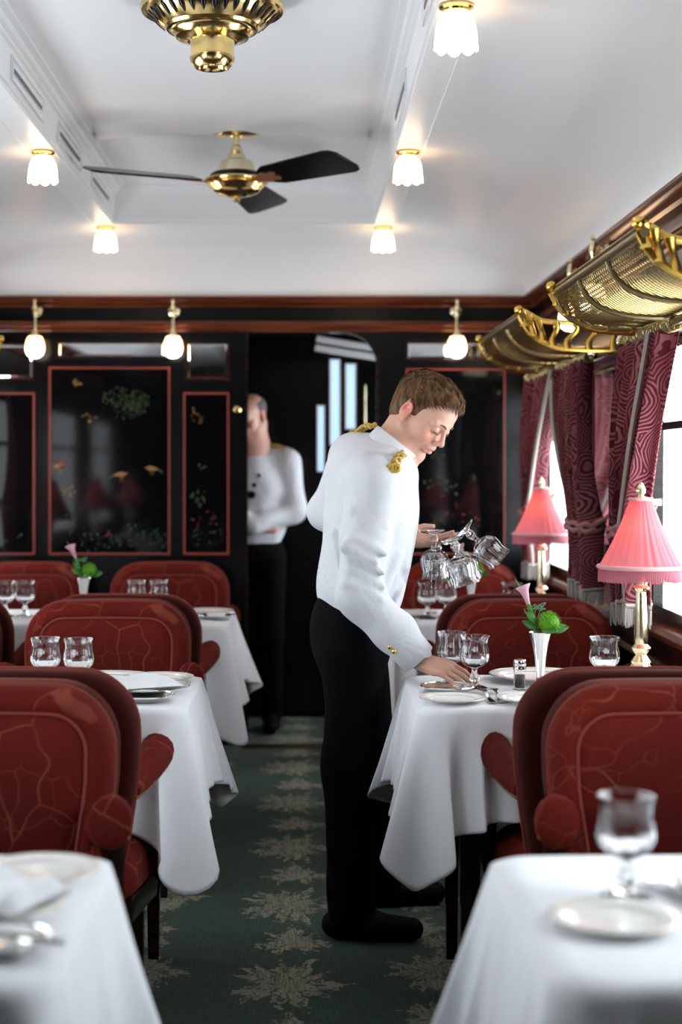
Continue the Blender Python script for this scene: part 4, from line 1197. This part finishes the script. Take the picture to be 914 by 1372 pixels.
# ------------------------------------------------------------------ people: signed distance fields turned into meshes
class Field:
    def __init__(s, lo, hi, h):
        s.lo, s.h = np.array(lo, float), h
        s.n = np.ceil((np.array(hi) - s.lo) / h).astype(int) + 1
        s.D = np.full(s.n, .5, np.float32)
    def sub(s, lo, hi):
        a = np.maximum(np.floor((np.array(lo) - s.lo) / s.h).astype(int), 0); b = np.minimum(np.ceil((np.array(hi) - s.lo) / s.h).astype(int) + 1, s.n)
        if (b <= a).any(): return None, None
        ax = [s.lo[i] + s.h * np.arange(a[i], b[i]) for i in range(3)]
        P = np.stack(np.meshgrid(*ax, indexing='ij'), -1)
        return (slice(a[0], b[0]), slice(a[1], b[1]), slice(a[2], b[2])), P
    def add(s, fn, lo, hi, k=.015, op='u'):
        sl, P = s.sub(np.array(lo) - 2 * k - .01, np.array(hi) + 2 * k + .01)
        if sl is None: return
        d = fn(P); a = s.D[sl]
        if op == 'u':
            h = np.clip(.5 + .5 * (a - d) / k, 0, 1); s.D[sl] = a * (1 - h) + d * h - k * h * (1 - h)
        else:            # subtract
            h = np.clip(.5 - .5 * (-d - a) / k, 0, 1); s.D[sl] = -d * (1 - h) + a * h + k * h * (1 - h)
    def cap(s, a, b, ra, rb=None, k=.015, op='u'):
        rb = ra if rb is None else rb; a, b = np.array(a, float), np.array(b, float); v = b - a; L = v.dot(v) + 1e-12; r = max(ra, rb)
        def fn(P):
            t = np.clip(((P - a) @ v) / L, 0, 1); return np.linalg.norm(P - a - t[..., None] * v, axis=-1) - (ra + (rb - ra) * t)
        s.add(fn, np.minimum(a, b) - r, np.maximum(a, b) + r, k, op)
    def chain(s, pts, rs, k=.015):
        for i in range(len(pts) - 1): s.cap(pts[i], pts[i + 1], rs[i], rs[i + 1], k)
    def ell(s, c, r, Rm=None, k=.015, op='u'):
        c, r = np.array(c, float), np.array(r, float); Rm = np.eye(3) if Rm is None else Rm; m = r.max()
        def fn(P):
            Q = (P - c) @ Rm; k0 = np.linalg.norm(Q / r, axis=-1); k1 = np.linalg.norm(Q / (r * r), axis=-1) + 1e-9; return k0 * (k0 - 1) / k1
        s.add(fn, c - m, c + m, k, op)
    def mesh(s):
        D = s.D; b = D < 0; cs = [(i, j, k) for i in (0, 1) for j in (0, 1) for k in (0, 1)]
        nx, ny, nz = [q - 1 for q in D.shape]
        cnt = sum(b[i:i + nx, j:j + ny, k:k + nz].astype(np.int8) for i, j, k in cs)
        act = (cnt > 0) & (cnt < 8); idx = np.full(act.shape, -1, np.int64); I, J, K = np.nonzero(act); idx[I, J, K] = np.arange(len(I))
        acc = np.zeros((len(I), 3)); num = np.zeros(len(I))
        for a in cs:
            for ax in range(3):
                if a[ax]: continue
                c = list(a); c[ax] = 1
                da = D[I + a[0], J + a[1], K + a[2]]; db = D[I + c[0], J + c[1], K + c[2]]; m = (da < 0) != (db < 0)
                t = np.where(m, da / np.where(m, da - db, 1), 0)
                p = np.array(a, float)[None] + np.zeros((len(I), 3)); p[:, ax] = t
                acc[m] += p[m]; num += m
        V = (acc / num[:, None] + np.stack([I, J, K], 1)) * s.h + s.lo
        F = []
        for ax in range(3):
            sh = [slice(None)] * 3; sh2 = list(sh); sh[ax] = slice(0, -1); sh2[ax] = slice(1, None)
            e = b[tuple(sh)] != b[tuple(sh2)]; pos = b[tuple(sh)]
            i, j, k = np.nonzero(e); p = pos[i, j, k]; g = np.stack([i, j, k], 1)
            o1, o2 = [q for q in range(3) if q != ax]
            ok = (g[:, o1] > 0) & (g[:, o2] > 0) & (g[:, o1] < idx.shape[o1]) & (g[:, o2] < idx.shape[o2]); g, p = g[ok], p[ok]
            def at(d1, d2):
                q = g.copy(); q[:, o1] -= d1; q[:, o2] -= d2; return idx[q[:, 0], q[:, 1], q[:, 2]]
            A, B, C, E = at(1, 1), at(0, 1), at(0, 0), at(1, 0)
            flip = p if ax != 1 else ~p
            F.append(np.where(flip[:, None], np.stack([A, B, C, E], 1), np.stack([E, C, B, A], 1)))
        F = np.concatenate(F); F = F[(F >= 0).all(1)]
        return V, F
def field_obj(fd, name, mk, parent, smooth_it=1, color=None, disp=None):
    V, F = fd.mesh() if isinstance(fd, Field) else fd
    if smooth_it:
        E = np.concatenate([F[:, [0, 1]], F[:, [1, 2]], F[:, [2, 3]], F[:, [3, 0]]]); 
        for _ in range(smooth_it):
            acc = np.zeros_like(V); n = np.zeros(len(V))
            for a, b in ((0, 1), (1, 0)):
                np.add.at(acc, E[:, a], V[E[:, b]]); np.add.at(n, E[:, a], 1)
            V = V * .45 + .55 * acc / np.maximum(n, 1)[:, None]
    me = bpy.data.meshes.new(name); me.from_pydata(V.tolist(), [], F.tolist()); me.materials.append(M[mk].m)
    me.polygons.foreach_set('use_smooth', [True] * len(F))
    if color is not None:
        ca = me.color_attributes.new('Col', 'FLOAT_COLOR', 'POINT'); C = np.ones((len(V), 4), np.float32); C[:, :3] = color(V); ca.data.foreach_set('color', C.ravel())
    me.update(); o = bpy.data.objects.new(name, me); COL.objects.link(o); o.parent = parent
    return o
def frame(yaw, pitch, roll=0.):
    """columns: right, forward, up; yaw 0 looks along +x, + turns toward the camera; pitch > 0 looks down"""
    f = np.array([math.cos(yaw) * math.cos(pitch), -math.sin(yaw) * math.cos(pitch), -math.sin(pitch)])
    r = np.cross(f, (0, 0, 1)); r /= np.linalg.norm(r); u = np.cross(r, f)
    r2 = r * math.cos(roll) + u * math.sin(roll); u2 = np.cross(r2, f)
    return np.stack([r2, f, u2], 1)
HS = .92
def head(fd, C, Rm, hair=True):
    w = lambda p: C + Rm @ np.array(p, float) * HS
    E = lambda c, r, k=.012, op='u', rot=None: fd.ell(w(c), np.array(r) * HS, Rm if rot is None else Rm @ rot, k, op)
    Cp = lambda a, b, ra, rb=None, k=.012, op='u': fd.cap(w(a), w(b), ra * HS, (rb or ra) * HS, k, op)
    E((0, -.014, .030), (.074, .094, .082), .02)
    E((0, .030, -.040), (.056, .052, .074), .02)
    E((0, .045, .040), (.057, .044, .046), .02)
    for s in (-1, 1):
        Cp((s * .056, -.008, -.050), (s * .040, .030, -.086), .014, .013, .02)
        Cp((s * .040, .030, -.086), (s * .010, .064, -.100), .013, .012, .015)
        E((s * .040, .058, -.026), (.022, .022, .024), .018)
        Cp((s * .012, .086, .022), (s * .044, .072, .020), .008, .008, .012)
        E((s * .031, .096, .002), (.015, .012, .011), .010, 's')
        E((s * .031, .076, .001), (.0145, .0135, .0125), .004)
        Cp((s * .018, .0905, -.001), (s * .044, .082, -.003), .0012, .0012, .002)        # lid line
    E((0, .072, -.100), (.020, .018, .018), .014)
    Cp((0, .088, .012), (0, .1065, -.024), .0060, .0085, .010)
    E((0, .107, -.0285), (.0092, .0100, .0085), .006)
    for s in (-1, 1):
        E((s * .0115, .0985, -.0315), (.0068, .009, .0075), .005)
        E((s * .0065, .103, -.0385), (.0030, .0045, .0025), .002, 's')
    E((0, .084, -.055), (.024, .014, .016), .014)
    Cp((-.018, .086, -.0575), (.018, .086, -.0575), .0045, .0045, .006); E((0, .0945, -.0570), (.014, .006, .0048), .005)
    Cp((-.015, .085, -.0715), (.015, .085, -.0715), .005, .005, .006); E((0, .0925, -.0705), (.012, .0065, .0055), .004)
    for a, b in (((-.024, .081, -.0642), (0, .100, -.0640)), ((.024, .081, -.0642), (0, .100, -.0640))): Cp(a, b, .0012, .0012, .0025, 's')
    for s in (-1, 1):                               # ears
        tilt = R3(0, s * .18, 0) @ R3(-.2, 0, 0)
        E((s * .0765, -.016, -.004), (.0075, .018, .030), .006, 'u', tilt)
        E((s * .0835, -.014, .003), (.0075, .0095, .0175), .003, 's', tilt)
        E((s * .0800, -.012, -.006), (.004, .004, .010), .003, 'u', tilt)
        E((s * .075, -.010, -.030), (.006, .009, .010), .006, 'u', tilt)
def face_color(C, Rm, base):
    def fn(V):
        Q = (V - C) @ Rm / HS; out = np.tile(np.array(base), (len(V), 1))
        def blend(c, r, col, s=1.):
            d = np.linalg.norm((Q - np.array(c)) / np.array(r), axis=1); w = (np.clip(1.4 - d, 0, 1) * s)[:, None]; out[:] = out * (1 - w) + np.array(col) * w
        for s in (-1, 1):
            blend((s * .045, .07, -.030), (.024, .03, .022), (.66, .26, .19), .65); blend((s * .078, -.015, 0), (.015, .03, .035), (.72, .24, .17), .8)
            blend((s * .031, .09, .004), (.018, .02, .012), (.50, .25, .18), .5)
            blend((s * .031, .092, -.003), (.015, .02, .0022), (.10, .05, .03), .9)
        blend((0, .11, -.030), (.014, .014, .012), (.68, .28, .2), .6); blend((0, .095, -.057), (.021, .014, .0052), (.55, .17, .15), .85); blend((0, .095, -.0705), (.018, .014, .0055), (.60, .20, .17), .85)
        return out
    return fn
def hand(fd, W, fwd, dors, thumb_side, curls, spread=.10, k=.006, sc_=1.):
    """W wrist, fwd = towards the fingers, dors = back of the hand normal; thumb_side = +-1 along cross(fwd, dors)"""
    f = np.array(fwd, float); f /= np.linalg.norm(f); n = np.array(dors, float); n -= f * n.dot(f); n /= np.linalg.norm(n); x = np.cross(f, n) * thumb_side
    w = lambda a, b, c: np.array(W) + (x * a + f * b + n * c) * sc_
    for i, (rx, ex) in enumerate(((.028, .031), (.010, .011), (-.008, -.010), (-.024, -.029))):
        fd.cap(w(rx * .55, .005, 0), w(ex, .088 - .003 * abs(i - 1), .002), .0145 * sc_, .0105 * sc_, .010)
    fd.cap(w(.022, .03, -.006), w(.030, .06, -.004), .012 * sc_, .010 * sc_, .01); fd.cap(w(-.022, .02, -.005), w(-.028, .06, -.003), .012 * sc_, .010 * sc_, .01)
    for i, (bx, L) in enumerate(((.031, (.040, .024, .020)), (.011, (.044, .027, .021)), (-.010, (.041, .025, .021)), (-.029, (.032, .020, .018)))):
        p = w(bx, .088 - .003 * abs(i - 1), .002); a = spread * (1.2 - .8 * i); c = 0; rad = (.0088, .0080, .0074, .0062) if i < 3 else (.0078, .007, .0065, .0055)
        for j in range(3):
            c += curls[i][j]; d = (f * math.cos(c) - n * math.sin(c)) * math.cos(a) + x * math.sin(a); q = p + d * L[j] * sc_
            fd.cap(p, q, rad[j] * sc_, rad[j + 1] * sc_, .003); p = q
    p0, p1, p2, p3 = w(.016, .018, -.006), w(.042, .048, -.014), w(.054, .078, -.020), w(.056, .102, -.024)
    fd.chain([p0, p1, p2, p3], [.014 * sc_, .0115 * sc_, .0095 * sc_, .0075 * sc_], .006)
A_ = np.array

# ---- the waiter at the table
wt = empty('person', 'young waiter in white jacket and gold epaulettes bending to set down a glass', 'person', (.17, 4.3, 0))
ORG = A_((.17, 4.3, 0.))
def rel(V): return V
SH_R, EL_R, WR_R = A_((.185, 4.03, 1.275)), A_((.145, 4.00, .985)), A_((.300, 4.00, .815))
SH_L, EL_L, WR_L = A_((.145, 4.40, 1.345)), A_((.062, 4.45, 1.190)), A_((.255, 4.30, 1.122))
NECK, HC_, HR = A_((.235, 4.19, 1.365)), A_((.324, 4.17, 1.463)), frame(math.radians(37), math.radians(41), math.radians(4))
HIP = A_((.135, 4.28, .93))
bd = Field((-.06, 3.76, .70), (.56, 4.60, 1.66), .0031)
head(bd, HC_, HR)
jn = HC_ + HR @ A_((0, -.028, -.050))
bd.cap(A_((.225, 4.20, 1.34)), jn, .055, .048, .018); bd.cap(NECK - (.01, 0, 0), HC_ + HR @ A_((0, -.015, -.06)), .046, .038, .02)
bd.cap(NECK - (0, 0, .03), SH_R, .05, .045, .03); bd.cap(NECK - (0, 0, .03), SH_L, .05, .045, .03)
bd.cap(NECK - (.03, 0, .06), HIP + (.03, 0, .1), .09, .10, .05)
bd.chain([SH_R, EL_R, WR_R], [.045, .038, .027], .02); bd.chain([SH_L, EL_L, WR_L], [.045, .038, .027], .02)
hd_r = A_((.125, -.075, -.040)); hand(bd, WR_R + hd_r * .02, hd_r, (.15, -.55, 1.), -1, [(.25, .3, .2), (.22, .28, .18), (.2, .3, .2), (.28, .35, .25)], .05, sc_=.93)
hd_l = A_((.17, -.04, -.02)); hand(bd, WR_L + (0, -.0, .0), hd_l, (.1, .35, -.95), 1, [(.10, .2, .2), (.12, .25, .2), (.15, .3, .25), (.2, .35, .3)], .16, sc_=.95)
BV, BF = bd.mesh(); del bd
def pobj(f, *a, **k):
    o = field_obj(f, *a, **k); o.matrix_parent_inverse = Matrix.Identity(4)
    me = o.data; n = len(me.vertices); co = np.empty(n * 3); me.vertices.foreach_get('co', co); co = co.reshape(-1, 3) - ORG; me.vertices.foreach_set('co', co.ravel()); me.update(); return o
body = pobj((BV, BF), 'body', 'skin', wt, 1, color=face_color(HC_, HR, (.66, .37, .27)))
# hair
hf = Field(HC_ - .16, HC_ + .17, .0030)
w = lambda p: HC_ + HR @ A_(p, float) * HS
hf.ell(w((0, -.020, .036)), A_((.0785, .098, .084)) * HS, HR, .01); hf.ell(w((0, .012, .072)), A_((.066, .070, .050)) * HS, HR, .03); hf.ell(w((.008, .050, .088)), A_((.046, .034, .022)) * HS, HR, .03)
hf.ell(w((0, -.055, -.010)), A_((.058, .050, .072)) * HS, HR, .02)
ax = [hf.lo[i] + hf.h * np.arange(hf.n[i]) for i in range(3)]
Q = (np.stack(np.meshgrid(*ax, indexing='ij'), -1) - HC_) @ HR / HS
y, x_, z = Q[..., 1], np.abs(Q[..., 0]), Q[..., 2]
g = np.interp(y, [-.2, -.065, -.040, -.030, -.010, .000, .014, .022, .034, .058, .078, .12], [-.098, -.090, -.050, .030, .034, -.026, -.030, .024, .050, .080, .086, .088])
n1 = np.sin(Q[..., 0] * 150 + np.sin(y * 90) * 1.5) * np.sin(z * 60 + y * 120) * .0022 + np.sin(Q[..., 0] * 310 + y * 60) * .0010
up = np.clip((z - .02) / .06, 0, 1)
D = hf.D + n1 * (.25 + up * 1.3)
hf.D = np.maximum(D, (g - z) * .8).astype(np.float32)
HV, HF = hf.mesh(); hair = pobj((HV, HF), 'hair', 'brown_hair', wt, 1)
# short locks lying over the hair
mb = MB(); rs = np.random.RandomState(4); LQ = (HV - HC_) @ HR / HS; cc = A_((0, -.01, .03))
pick = rs.choice(len(HV), 4200, replace=False)
for i in pick:
    q = LQ[i]; 
    if q[2] < np.interp(q[1], [-.08, -.03, .0, .03, .06, .08], [-.05, .0, .02, .046, .080, .086]) + .002: continue
    nrm = (q - cc) / A_((.078, .10, .09)) ** 2; nrm /= np.linalg.norm(nrm)
    top = np.clip((q[2] - .02) / .06, 0, 1)
    flow = A_((rs.normal(0, .14) + .25 * top, .75 * top - .25 * (1 - top) + rs.normal(0, .12), -(1 - top) * .9 + .15 * top)); flow -= nrm * flow.dot(nrm); flow /= np.linalg.norm(flow) + 1e-9
    L = .010 + .014 * top * rs.uniform(.5, 1.3); lift = .0006 + .0022 * top * rs.random_sample()
    P = [q - nrm * .001, q + flow * L * .5 + nrm * lift, q + flow * L + nrm * (lift * .6)]
    sd = np.cross(flow, nrm); r = .0009 + .0008 * top
    rows = [[HC_ + HR @ (p - sd * r * k) * HS, HC_ + HR @ (p + sd * r * k) * HS] for p, k in zip(P, (1, .9, .15))]
    mb.add([a - ORG for row in rows for a in row], [(0, 1, 3, 2), (2, 3, 5, 4)])
mb.build('hair_locks', 'brown_hair', hair, fix=False, ang=80)
# eyebrows, lashes
mb = MB()
for s in (-1, 1):
    pts = [w(p) - ORG for p in ((s * .014, .0965, .0215), (s * .028, .0915, .0265), (s * .042, .079, .0225))]
    mb = MB(); mb.tube(spline(pts, 10), np.interp(np.linspace(0, 1, 10), [0, .3, 1], [.0020, .0025, .0010]), 6); mb.build('eyebrow', 'brown_hair', hair)
for s in (-1, 1):
    pts = [w(p) - ORG for p in ((s * .018, .0905, -.002), (s * .031, .0925, -.0055), (s * .0445, .0835, -.003))]
    mb = MB(); mb.tube(spline(pts, 10), .0010, 6); mb.build('eyelash', 'brown_hair', hair)

def wrinkle(fd, amp, seed, lo=None):
    rs = np.random.RandomState(seed); ax = [fd.lo[i] + fd.h * np.arange(fd.n[i]) for i in range(3)]
    X_, Y_, Z_ = np.meshgrid(*ax, indexing='ij', sparse=True); acc = 0
    for _ in range(7):
        d = rs.normal(size=3); d[2] *= .55; d /= np.linalg.norm(d); fq = rs.uniform(22, 55); e = rs.normal(size=3) * 9
        acc = acc + np.sin(d[0] * fq * X_ + d[1] * fq * Y_ + d[2] * fq * Z_ + rs.uniform(0, 6) + 1.3 * np.sin(e[0] * X_ + e[1] * Y_ + e[2] * Z_)) / (fq / 22)
    fd.D += (amp * acc).astype(np.float32)
# jacket
jk = Field((-.08, 3.82, .82), (.46, 4.62, 1.50), .0040)
jk.ell((.150, 4.22, .985), (.118, .165, .12), R3(0, .05, 0), .05)
jk.ell((.172, 4.215, 1.10), (.122, .175, .15), R3(0, .08, 0), .06)
jk.ell((.190, 4.215, 1.22), (.124, .180, .13), R3(0, .15, 0), .06)
jk.ell((.170, 4.23, 1.30), (.110, .155, .085), R3(0, .25, 0), .05)
jk.cap(SH_R + (-.02, .04, .0), SH_L + (.0, -.04, .0), .068, .064, .04)
jk.cap(NECK - (.052, 0, .030), A_((.19, 4.2, 1.28)), .062, .09, .05)
jk.cap(NECK + (-.005, 0, -.02), SH_R + (-.0, .03, .015), .050, .060, .04); jk.cap(NECK + (-.01, 0, -.02), SH_L + (0, -.03, .012), .050, .058, .04)
jk.chain([SH_R, SH_R * .5 + EL_R * .5 + (-.008, 0, 0), EL_R, EL_R * .45 + WR_R * .55, WR_R * .93 + EL_R * .07], [.070, .066, .060, .054, .046], .025)
jk.chain([SH_L, EL_L, EL_L * .3 + WR_L * .7], [.066, .052, .046], .025)
# folds on the sleeve at the elbow and under the shoulder
for t_, r_, o_ in ((.55, .06, (.01, -.03, 0)), (.62, .06, (-.01, -.03, 0)), (.72, .061, (.012, -.02, 0)), (.84, .062, (.016, -.01, .0)), (.95, .062, (.014, -.014, 0)), (.30, .068, (.0, -.014, 0))):
    c = SH_R * (1 - t_) + EL_R * t_ + A_(o_); jk.cap(c + (-.045, -.03, .018), c + (.035, -.035, -.022), .017, .007, .014)
for p, q in (((.20, 4.04, .96), (.25, 4.08, 1.08)), ((.23, 4.06, .93), (.27, 4.12, 1.0)), ((.10, 4.06, 1.00), (.08, 4.10, 1.14)), ((.27, 4.12, 1.05), (.285, 4.16, 1.2))): jk.cap(p, q, .016, .007, .016)
jk.ell((.243, 4.175, 1.292), (.056, .07, .052), None, .03); jk.ell((.262, 4.165, 1.300), (.038, .05, .03), None, .02)
wrinkle(jk, .0026, 3)
# hem: cut by a sloping plane, open at the neck
ax = [jk.lo[i] + jk.h * np.arange(jk.n[i]) for i in range(3)]
X_, Y_, Z_ = np.meshgrid(*ax, indexing='ij')
sleeve = np.linalg.norm(np.stack([X_, Y_, Z_], -1) - (EL_R * .5 + WR_R * .5), axis=-1) - .165
hem = (.955 - .38 * (X_ - .04)) - Z_
jk.D = np.where((sleeve < 0) & (Y_ < 4.075), jk.D, np.maximum(jk.D, hem)).astype(np.float32)
jk_o = pobj(jk, 'jacket', 'white_jacket', wt, 2); del X_, Y_, Z_, sleeve, hem
# stand-up collar, cuffs, buttons, braid
def ring(name, c, axis, ru, rv, h, mk, parent, thick=.004, lean=0., u0=None, n=48):
    a = A_(axis, float); a /= np.linalg.norm(a); u = A_(u0 if u0 is not None else (1, 0, 0), float); u -= a * u.dot(a); u /= np.linalg.norm(u); v = np.cross(a, u)
    th = np.linspace(0, 2 * PI, n, endpoint=False); rows = []
    for (dr, t) in ((0, 0), (lean * .5, h * .5), (lean, h - .002), (lean - thick * .5, h), (lean - thick, h - .002), (-thick, 0)):
        rows.append(A_(c)[None] + a * t + np.cos(th)[:, None] * u * (ru + dr) + np.sin(th)[:, None] * v * (rv + dr) - ORG)
    mb = MB(); mb.grid(A_(rows), wv=True, wu=True); return mb.build(name, mk, parent, ang=70)
ring('collar', A_((.228, 4.185, 1.352)), (.62, -.05, .78), .077, .073, .046, 'white_jacket', jk_o, lean=-.006)
d_ = WR_R - EL_R; d_ /= np.linalg.norm(d_)
ring('cuff', WR_R - d_ * .085, d_, .052, .052, .085, 'white_jacket', jk_o, lean=-.004)
mb = MB()
for k in (0, 1): mb.ellip(WR_R - d_ * (.055 + .016 * k) + A_((-.030, -.040, -.014)) - ORG, (.0075, .006, .0075), 12)
mb.build('cuff_buttons', 'gold', jk_o)
def strap(a, b, wdt, name):
    a, b = A_(a, float), A_(b, float); n = 60; mb = MB(); sdv = np.cross(b - a, (0, 0, 1)); sdv /= np.linalg.norm(sdv)
    base = spline([a, (a + b) / 2 + A_((0, 0, .012)), b], n)
    for ph in (0, 2 * PI / 3, 4 * PI / 3):               # three strand plait
        q = np.linspace(0, 1, n) * 9 + ph
        mb.tube([p + sdv * wdt * .5 * math.sin(u) + A_((0, 0, .0035 * math.cos(2 * u))) - ORG for p, u in zip(base, q)], .0042, 6)
    for k in range(3): mb.tube([b + sdv * (.010 * math.cos(u) + (k - 1) * .008) + A_((0, 0, .009 * math.sin(u))) + (b - a) * .08 - ORG for u in np.linspace(0, 2 * PI, 14, endpoint=False)], .004, 6, closed=True)
    mb.ellip(a + (0, 0, .006) - ORG, (.007, .007, .007), 12)
    return mb.build(name, 'gold_braid', jk_o)
strap((.262, 4.10, 1.352), (.232, 3.985, 1.318), .022, 'epaulette')
strap((.195, 4.25, 1.430), (.150, 4.38, 1.415), .022, 'epaulette')
# trousers
tr_ = Field((-.06, 4.0, .02), (.42, 4.86, 1.06), .0060)
AN_R, AN_L = A_((.130, 4.27, .080)), A_((.225, 4.60, .080)); KN_R, KN_L = A_((.125, 4.23, .50)), A_((.195, 4.45, .50))
tr_.ell((.138, 4.235, .90), (.112, .155, .115), None, .05); tr_.ell((.125, 4.25, .83), (.108, .150, .10), None, .05)
tr_.chain([A_((.135, 4.175, .82)), KN_R, AN_R], [.088, .072, .070], .04); tr_.chain([A_((.14, 4.32, .82)), KN_L, AN_L], [.088, .072, .070], .04)
wrinkle(tr_, .0022, 9)
pobj(tr_, 'trousers', 'black_trousers', wt, 2)
for an, fw in ((AN_R, (1, -.1, 0)), (AN_L, (1, .1, 0))):
    f = A_(fw, float); f /= np.linalg.norm(f); sf = Field(an - (.12, .1, .09), an + (.28, .12, .06), .005)
    b0 = A_((an[0], an[1], 0.)); sf.cap(b0 - f * .045 + (0, 0, .042), b0 + f * .05 + (0, 0, .045), .038, .042, .02); sf.cap(b0 + f * .05 + (0, 0, .038), b0 + f * .17 + (0, 0, .034), .040, .032, .02); sf.cap(b0 + f * .0 + (0, 0, .06), b0 + (0, 0, .09), .042, .042, .02)
    ax = [sf.lo[i] + sf.h * np.arange(sf.n[i]) for i in range(3)]; sf.D = np.maximum(sf.D, (.004 - ax[2])[None, None, :]).astype(np.float32)
    pobj(sf, 'shoe', 'black_leather', wt, 1)

# ---- goblets he carries upside down by their feet
def held(p, up, label, k=1.):
    z = A_(up, float); z /= np.linalg.norm(z); x = np.cross((0, 1, 0), z); x /= np.linalg.norm(x); y = np.cross(z, x)
    Rm = Matrix(((x[0], y[0], z[0]), (x[1], y[1], z[1]), (x[2], y[2], z[2])))
    o = dup(g1, (0, 0, 0), label, group='crystal goblets held upside down by the waiter')
    o.rotation_euler = Rm.to_euler(); o.location = p; return o
# p = centre of the foot, up = direction foot -> bowl
held((.355, 4.22, 1.145), (.04, .02, -1), 'upside down goblet nearest the waiter\'s chest, its foot above his palm')
held((.405, 4.19, 1.125), (.30, -.05, -1), 'upside down goblet in the middle of the held cluster, bowl hanging lowest to the right')
held((.438, 4.21, 1.150), (.85, -.05, -.75), 'upside down goblet pointing out to the right of the held cluster')
held((.370, 4.30, 1.115), (.18, .25, -1), 'upside down goblet at the back of the held cluster')
held((.415, 4.28, 1.120), (.45, .35, -1), 'upside down goblet behind the right pointing one in the held cluster')

# ---- second waiter beyond the doorway
p2 = empty('person', 'balding man in a white jacket half hidden by the door post beyond the doorway', 'person', (-.26, 7.66, 0))
ORG = A_((-.26, 7.66, 0.))
H2 = A_((-.270, 7.64, 1.575)); R2 = frame(math.radians(125), math.radians(22), 0)
b2 = Field((-.55, 7.40, .80), (.04, 7.92, 1.76), .0045)
head(b2, H2, R2)
b2.cap((-.255, 7.68, 1.38), H2 + R2 @ A_((0, -.03, -.06)), .06, .055, .03); b2.cap((-.26, 7.68, 1.40), (-.26, 7.68, .95), .09, .1, .05)
hand(b2, A_((-.30, 7.52, 1.03)), (-.15, -.03, .02), (0, -.6, .8), 1, [(.3, .4, .3)] * 4, .05)
b2.cap((-.16, 7.60, 1.02), (-.30, 7.52, 1.03), .035, .028, .02)
pobj(b2, 'body', 'skin', p2, 1, color=face_color(H2, R2, (.62, .34, .26)))
h2 = Field(H2 - .15, H2 + .15, .004)
h2.ell(H2 + R2 @ A_((0, -.022, .030)) * HS, A_((.077, .094, .080)) * HS, R2, .01)
ax = [h2.lo[i] + h2.h * np.arange(h2.n[i]) for i in range(3)]; Q = (np.stack(np.meshgrid(*ax, indexing='ij'), -1) - H2) @ R2 / HS
cut = np.maximum(np.interp(Q[..., 1], [-.2, -.06, -.03, .0, .02], [-.06, -.05, .015, .02, .04]) - Q[..., 2], Q[..., 2] - .07); cut = np.maximum(cut, Q[..., 1] - .012)
h2.D = np.maximum(h2.D, cut).astype(np.float32); pobj(h2, 'hair', 'grey_hair', p2, 1)
j2 = Field((-.56, 7.36, .84), (.10, 7.96, 1.50), .0055)
j2.ell((-.26, 7.68, 1.22), (.19, .125, .17), None, .06); j2.ell((-.26, 7.68, 1.02), (.165, .120, .16), None, .06)
j2.cap((-.42, 7.68, 1.345), (-.11, 7.68, 1.345), .066, .066, .05); j2.cap((-.26, 7.68, 1.41), (-.26, 7.68, 1.30), .066, .10, .04)
j2.chain([A_((-.085, 7.68, 1.335)), A_((-.055, 7.66, 1.10)), A_((-.25, 7.54, 1.03))], [.068, .060, .046], .03)
j2.chain([A_((-.435, 7.68, 1.335)), A_((-.46, 7.66, 1.10)), A_((-.30, 7.54, 1.06))], [.068, .060, .046], .03)
wrinkle(j2, .003, 5)
ax = [j2.lo[i] + j2.h * np.arange(j2.n[i]) for i in range(3)]; j2.D = np.maximum(j2.D, (.915 - ax[2])[None, None, :]).astype(np.float32)
jk2 = pobj(j2, 'jacket', 'white_jacket', p2, 2)
jk_o = jk2
ring('collar', A_((-.258, 7.675, 1.405)), (0, -.15, 1), .072, .070, .045, 'white_jacket', jk2, lean=-.004)
strap((-.175, 7.66, 1.425), (-.075, 7.66, 1.395), .026, 'epaulette')
mb = MB()
for (px, py, r) in ((347, 637, .010), (337, 663, .021), (341, 650, .012)):
    mb.ellip(A_(((px - 408) * 7.54 / F_PX, 7.555 - (.0 if r > .02 else 0), HC - (py - 625) * 7.54 / F_PX)) - ORG, (r, .006, r), 12)
mb.build('badges', 'black_leather', jk2)
t2 = Field((-.50, 7.45, .02), (.02, 7.92, 1.02), .009)
t2.ell((-.26, 7.68, .90), (.155, .11, .11), None, .05)
for s in (-1, 1): t2.chain([A_((-.26 + s * .085, 7.68, .85)), A_((-.26 + s * .09, 7.67, .48)), A_((-.26 + s * .095, 7.69, .07))], [.085, .066, .055], .03)
pobj(t2, 'trousers', 'black_trousers', p2, 1)
for s in (-1, 1):
    sf = Field((-.26 + s * .095 - .07, 7.44, -.01), (-.26 + s * .095 + .07, 7.80, .13), .006)
    x0 = -.26 + s * .095; sf.cap((x0, 7.74, .04), (x0, 7.62, .042), .037, .04, .02); sf.cap((x0, 7.62, .038), (x0, 7.52, .033), .04, .03, .02); sf.cap((x0, 7.69, .05), (x0, 7.69, .09), .04, .04, .02)
    ax = [sf.lo[i] + sf.h * np.arange(sf.n[i]) for i in range(3)]; sf.D = np.maximum(sf.D, (.004 - ax[2])[None, None, :]).astype(np.float32)
    pobj(sf, 'shoe', 'black_leather', p2, 1)
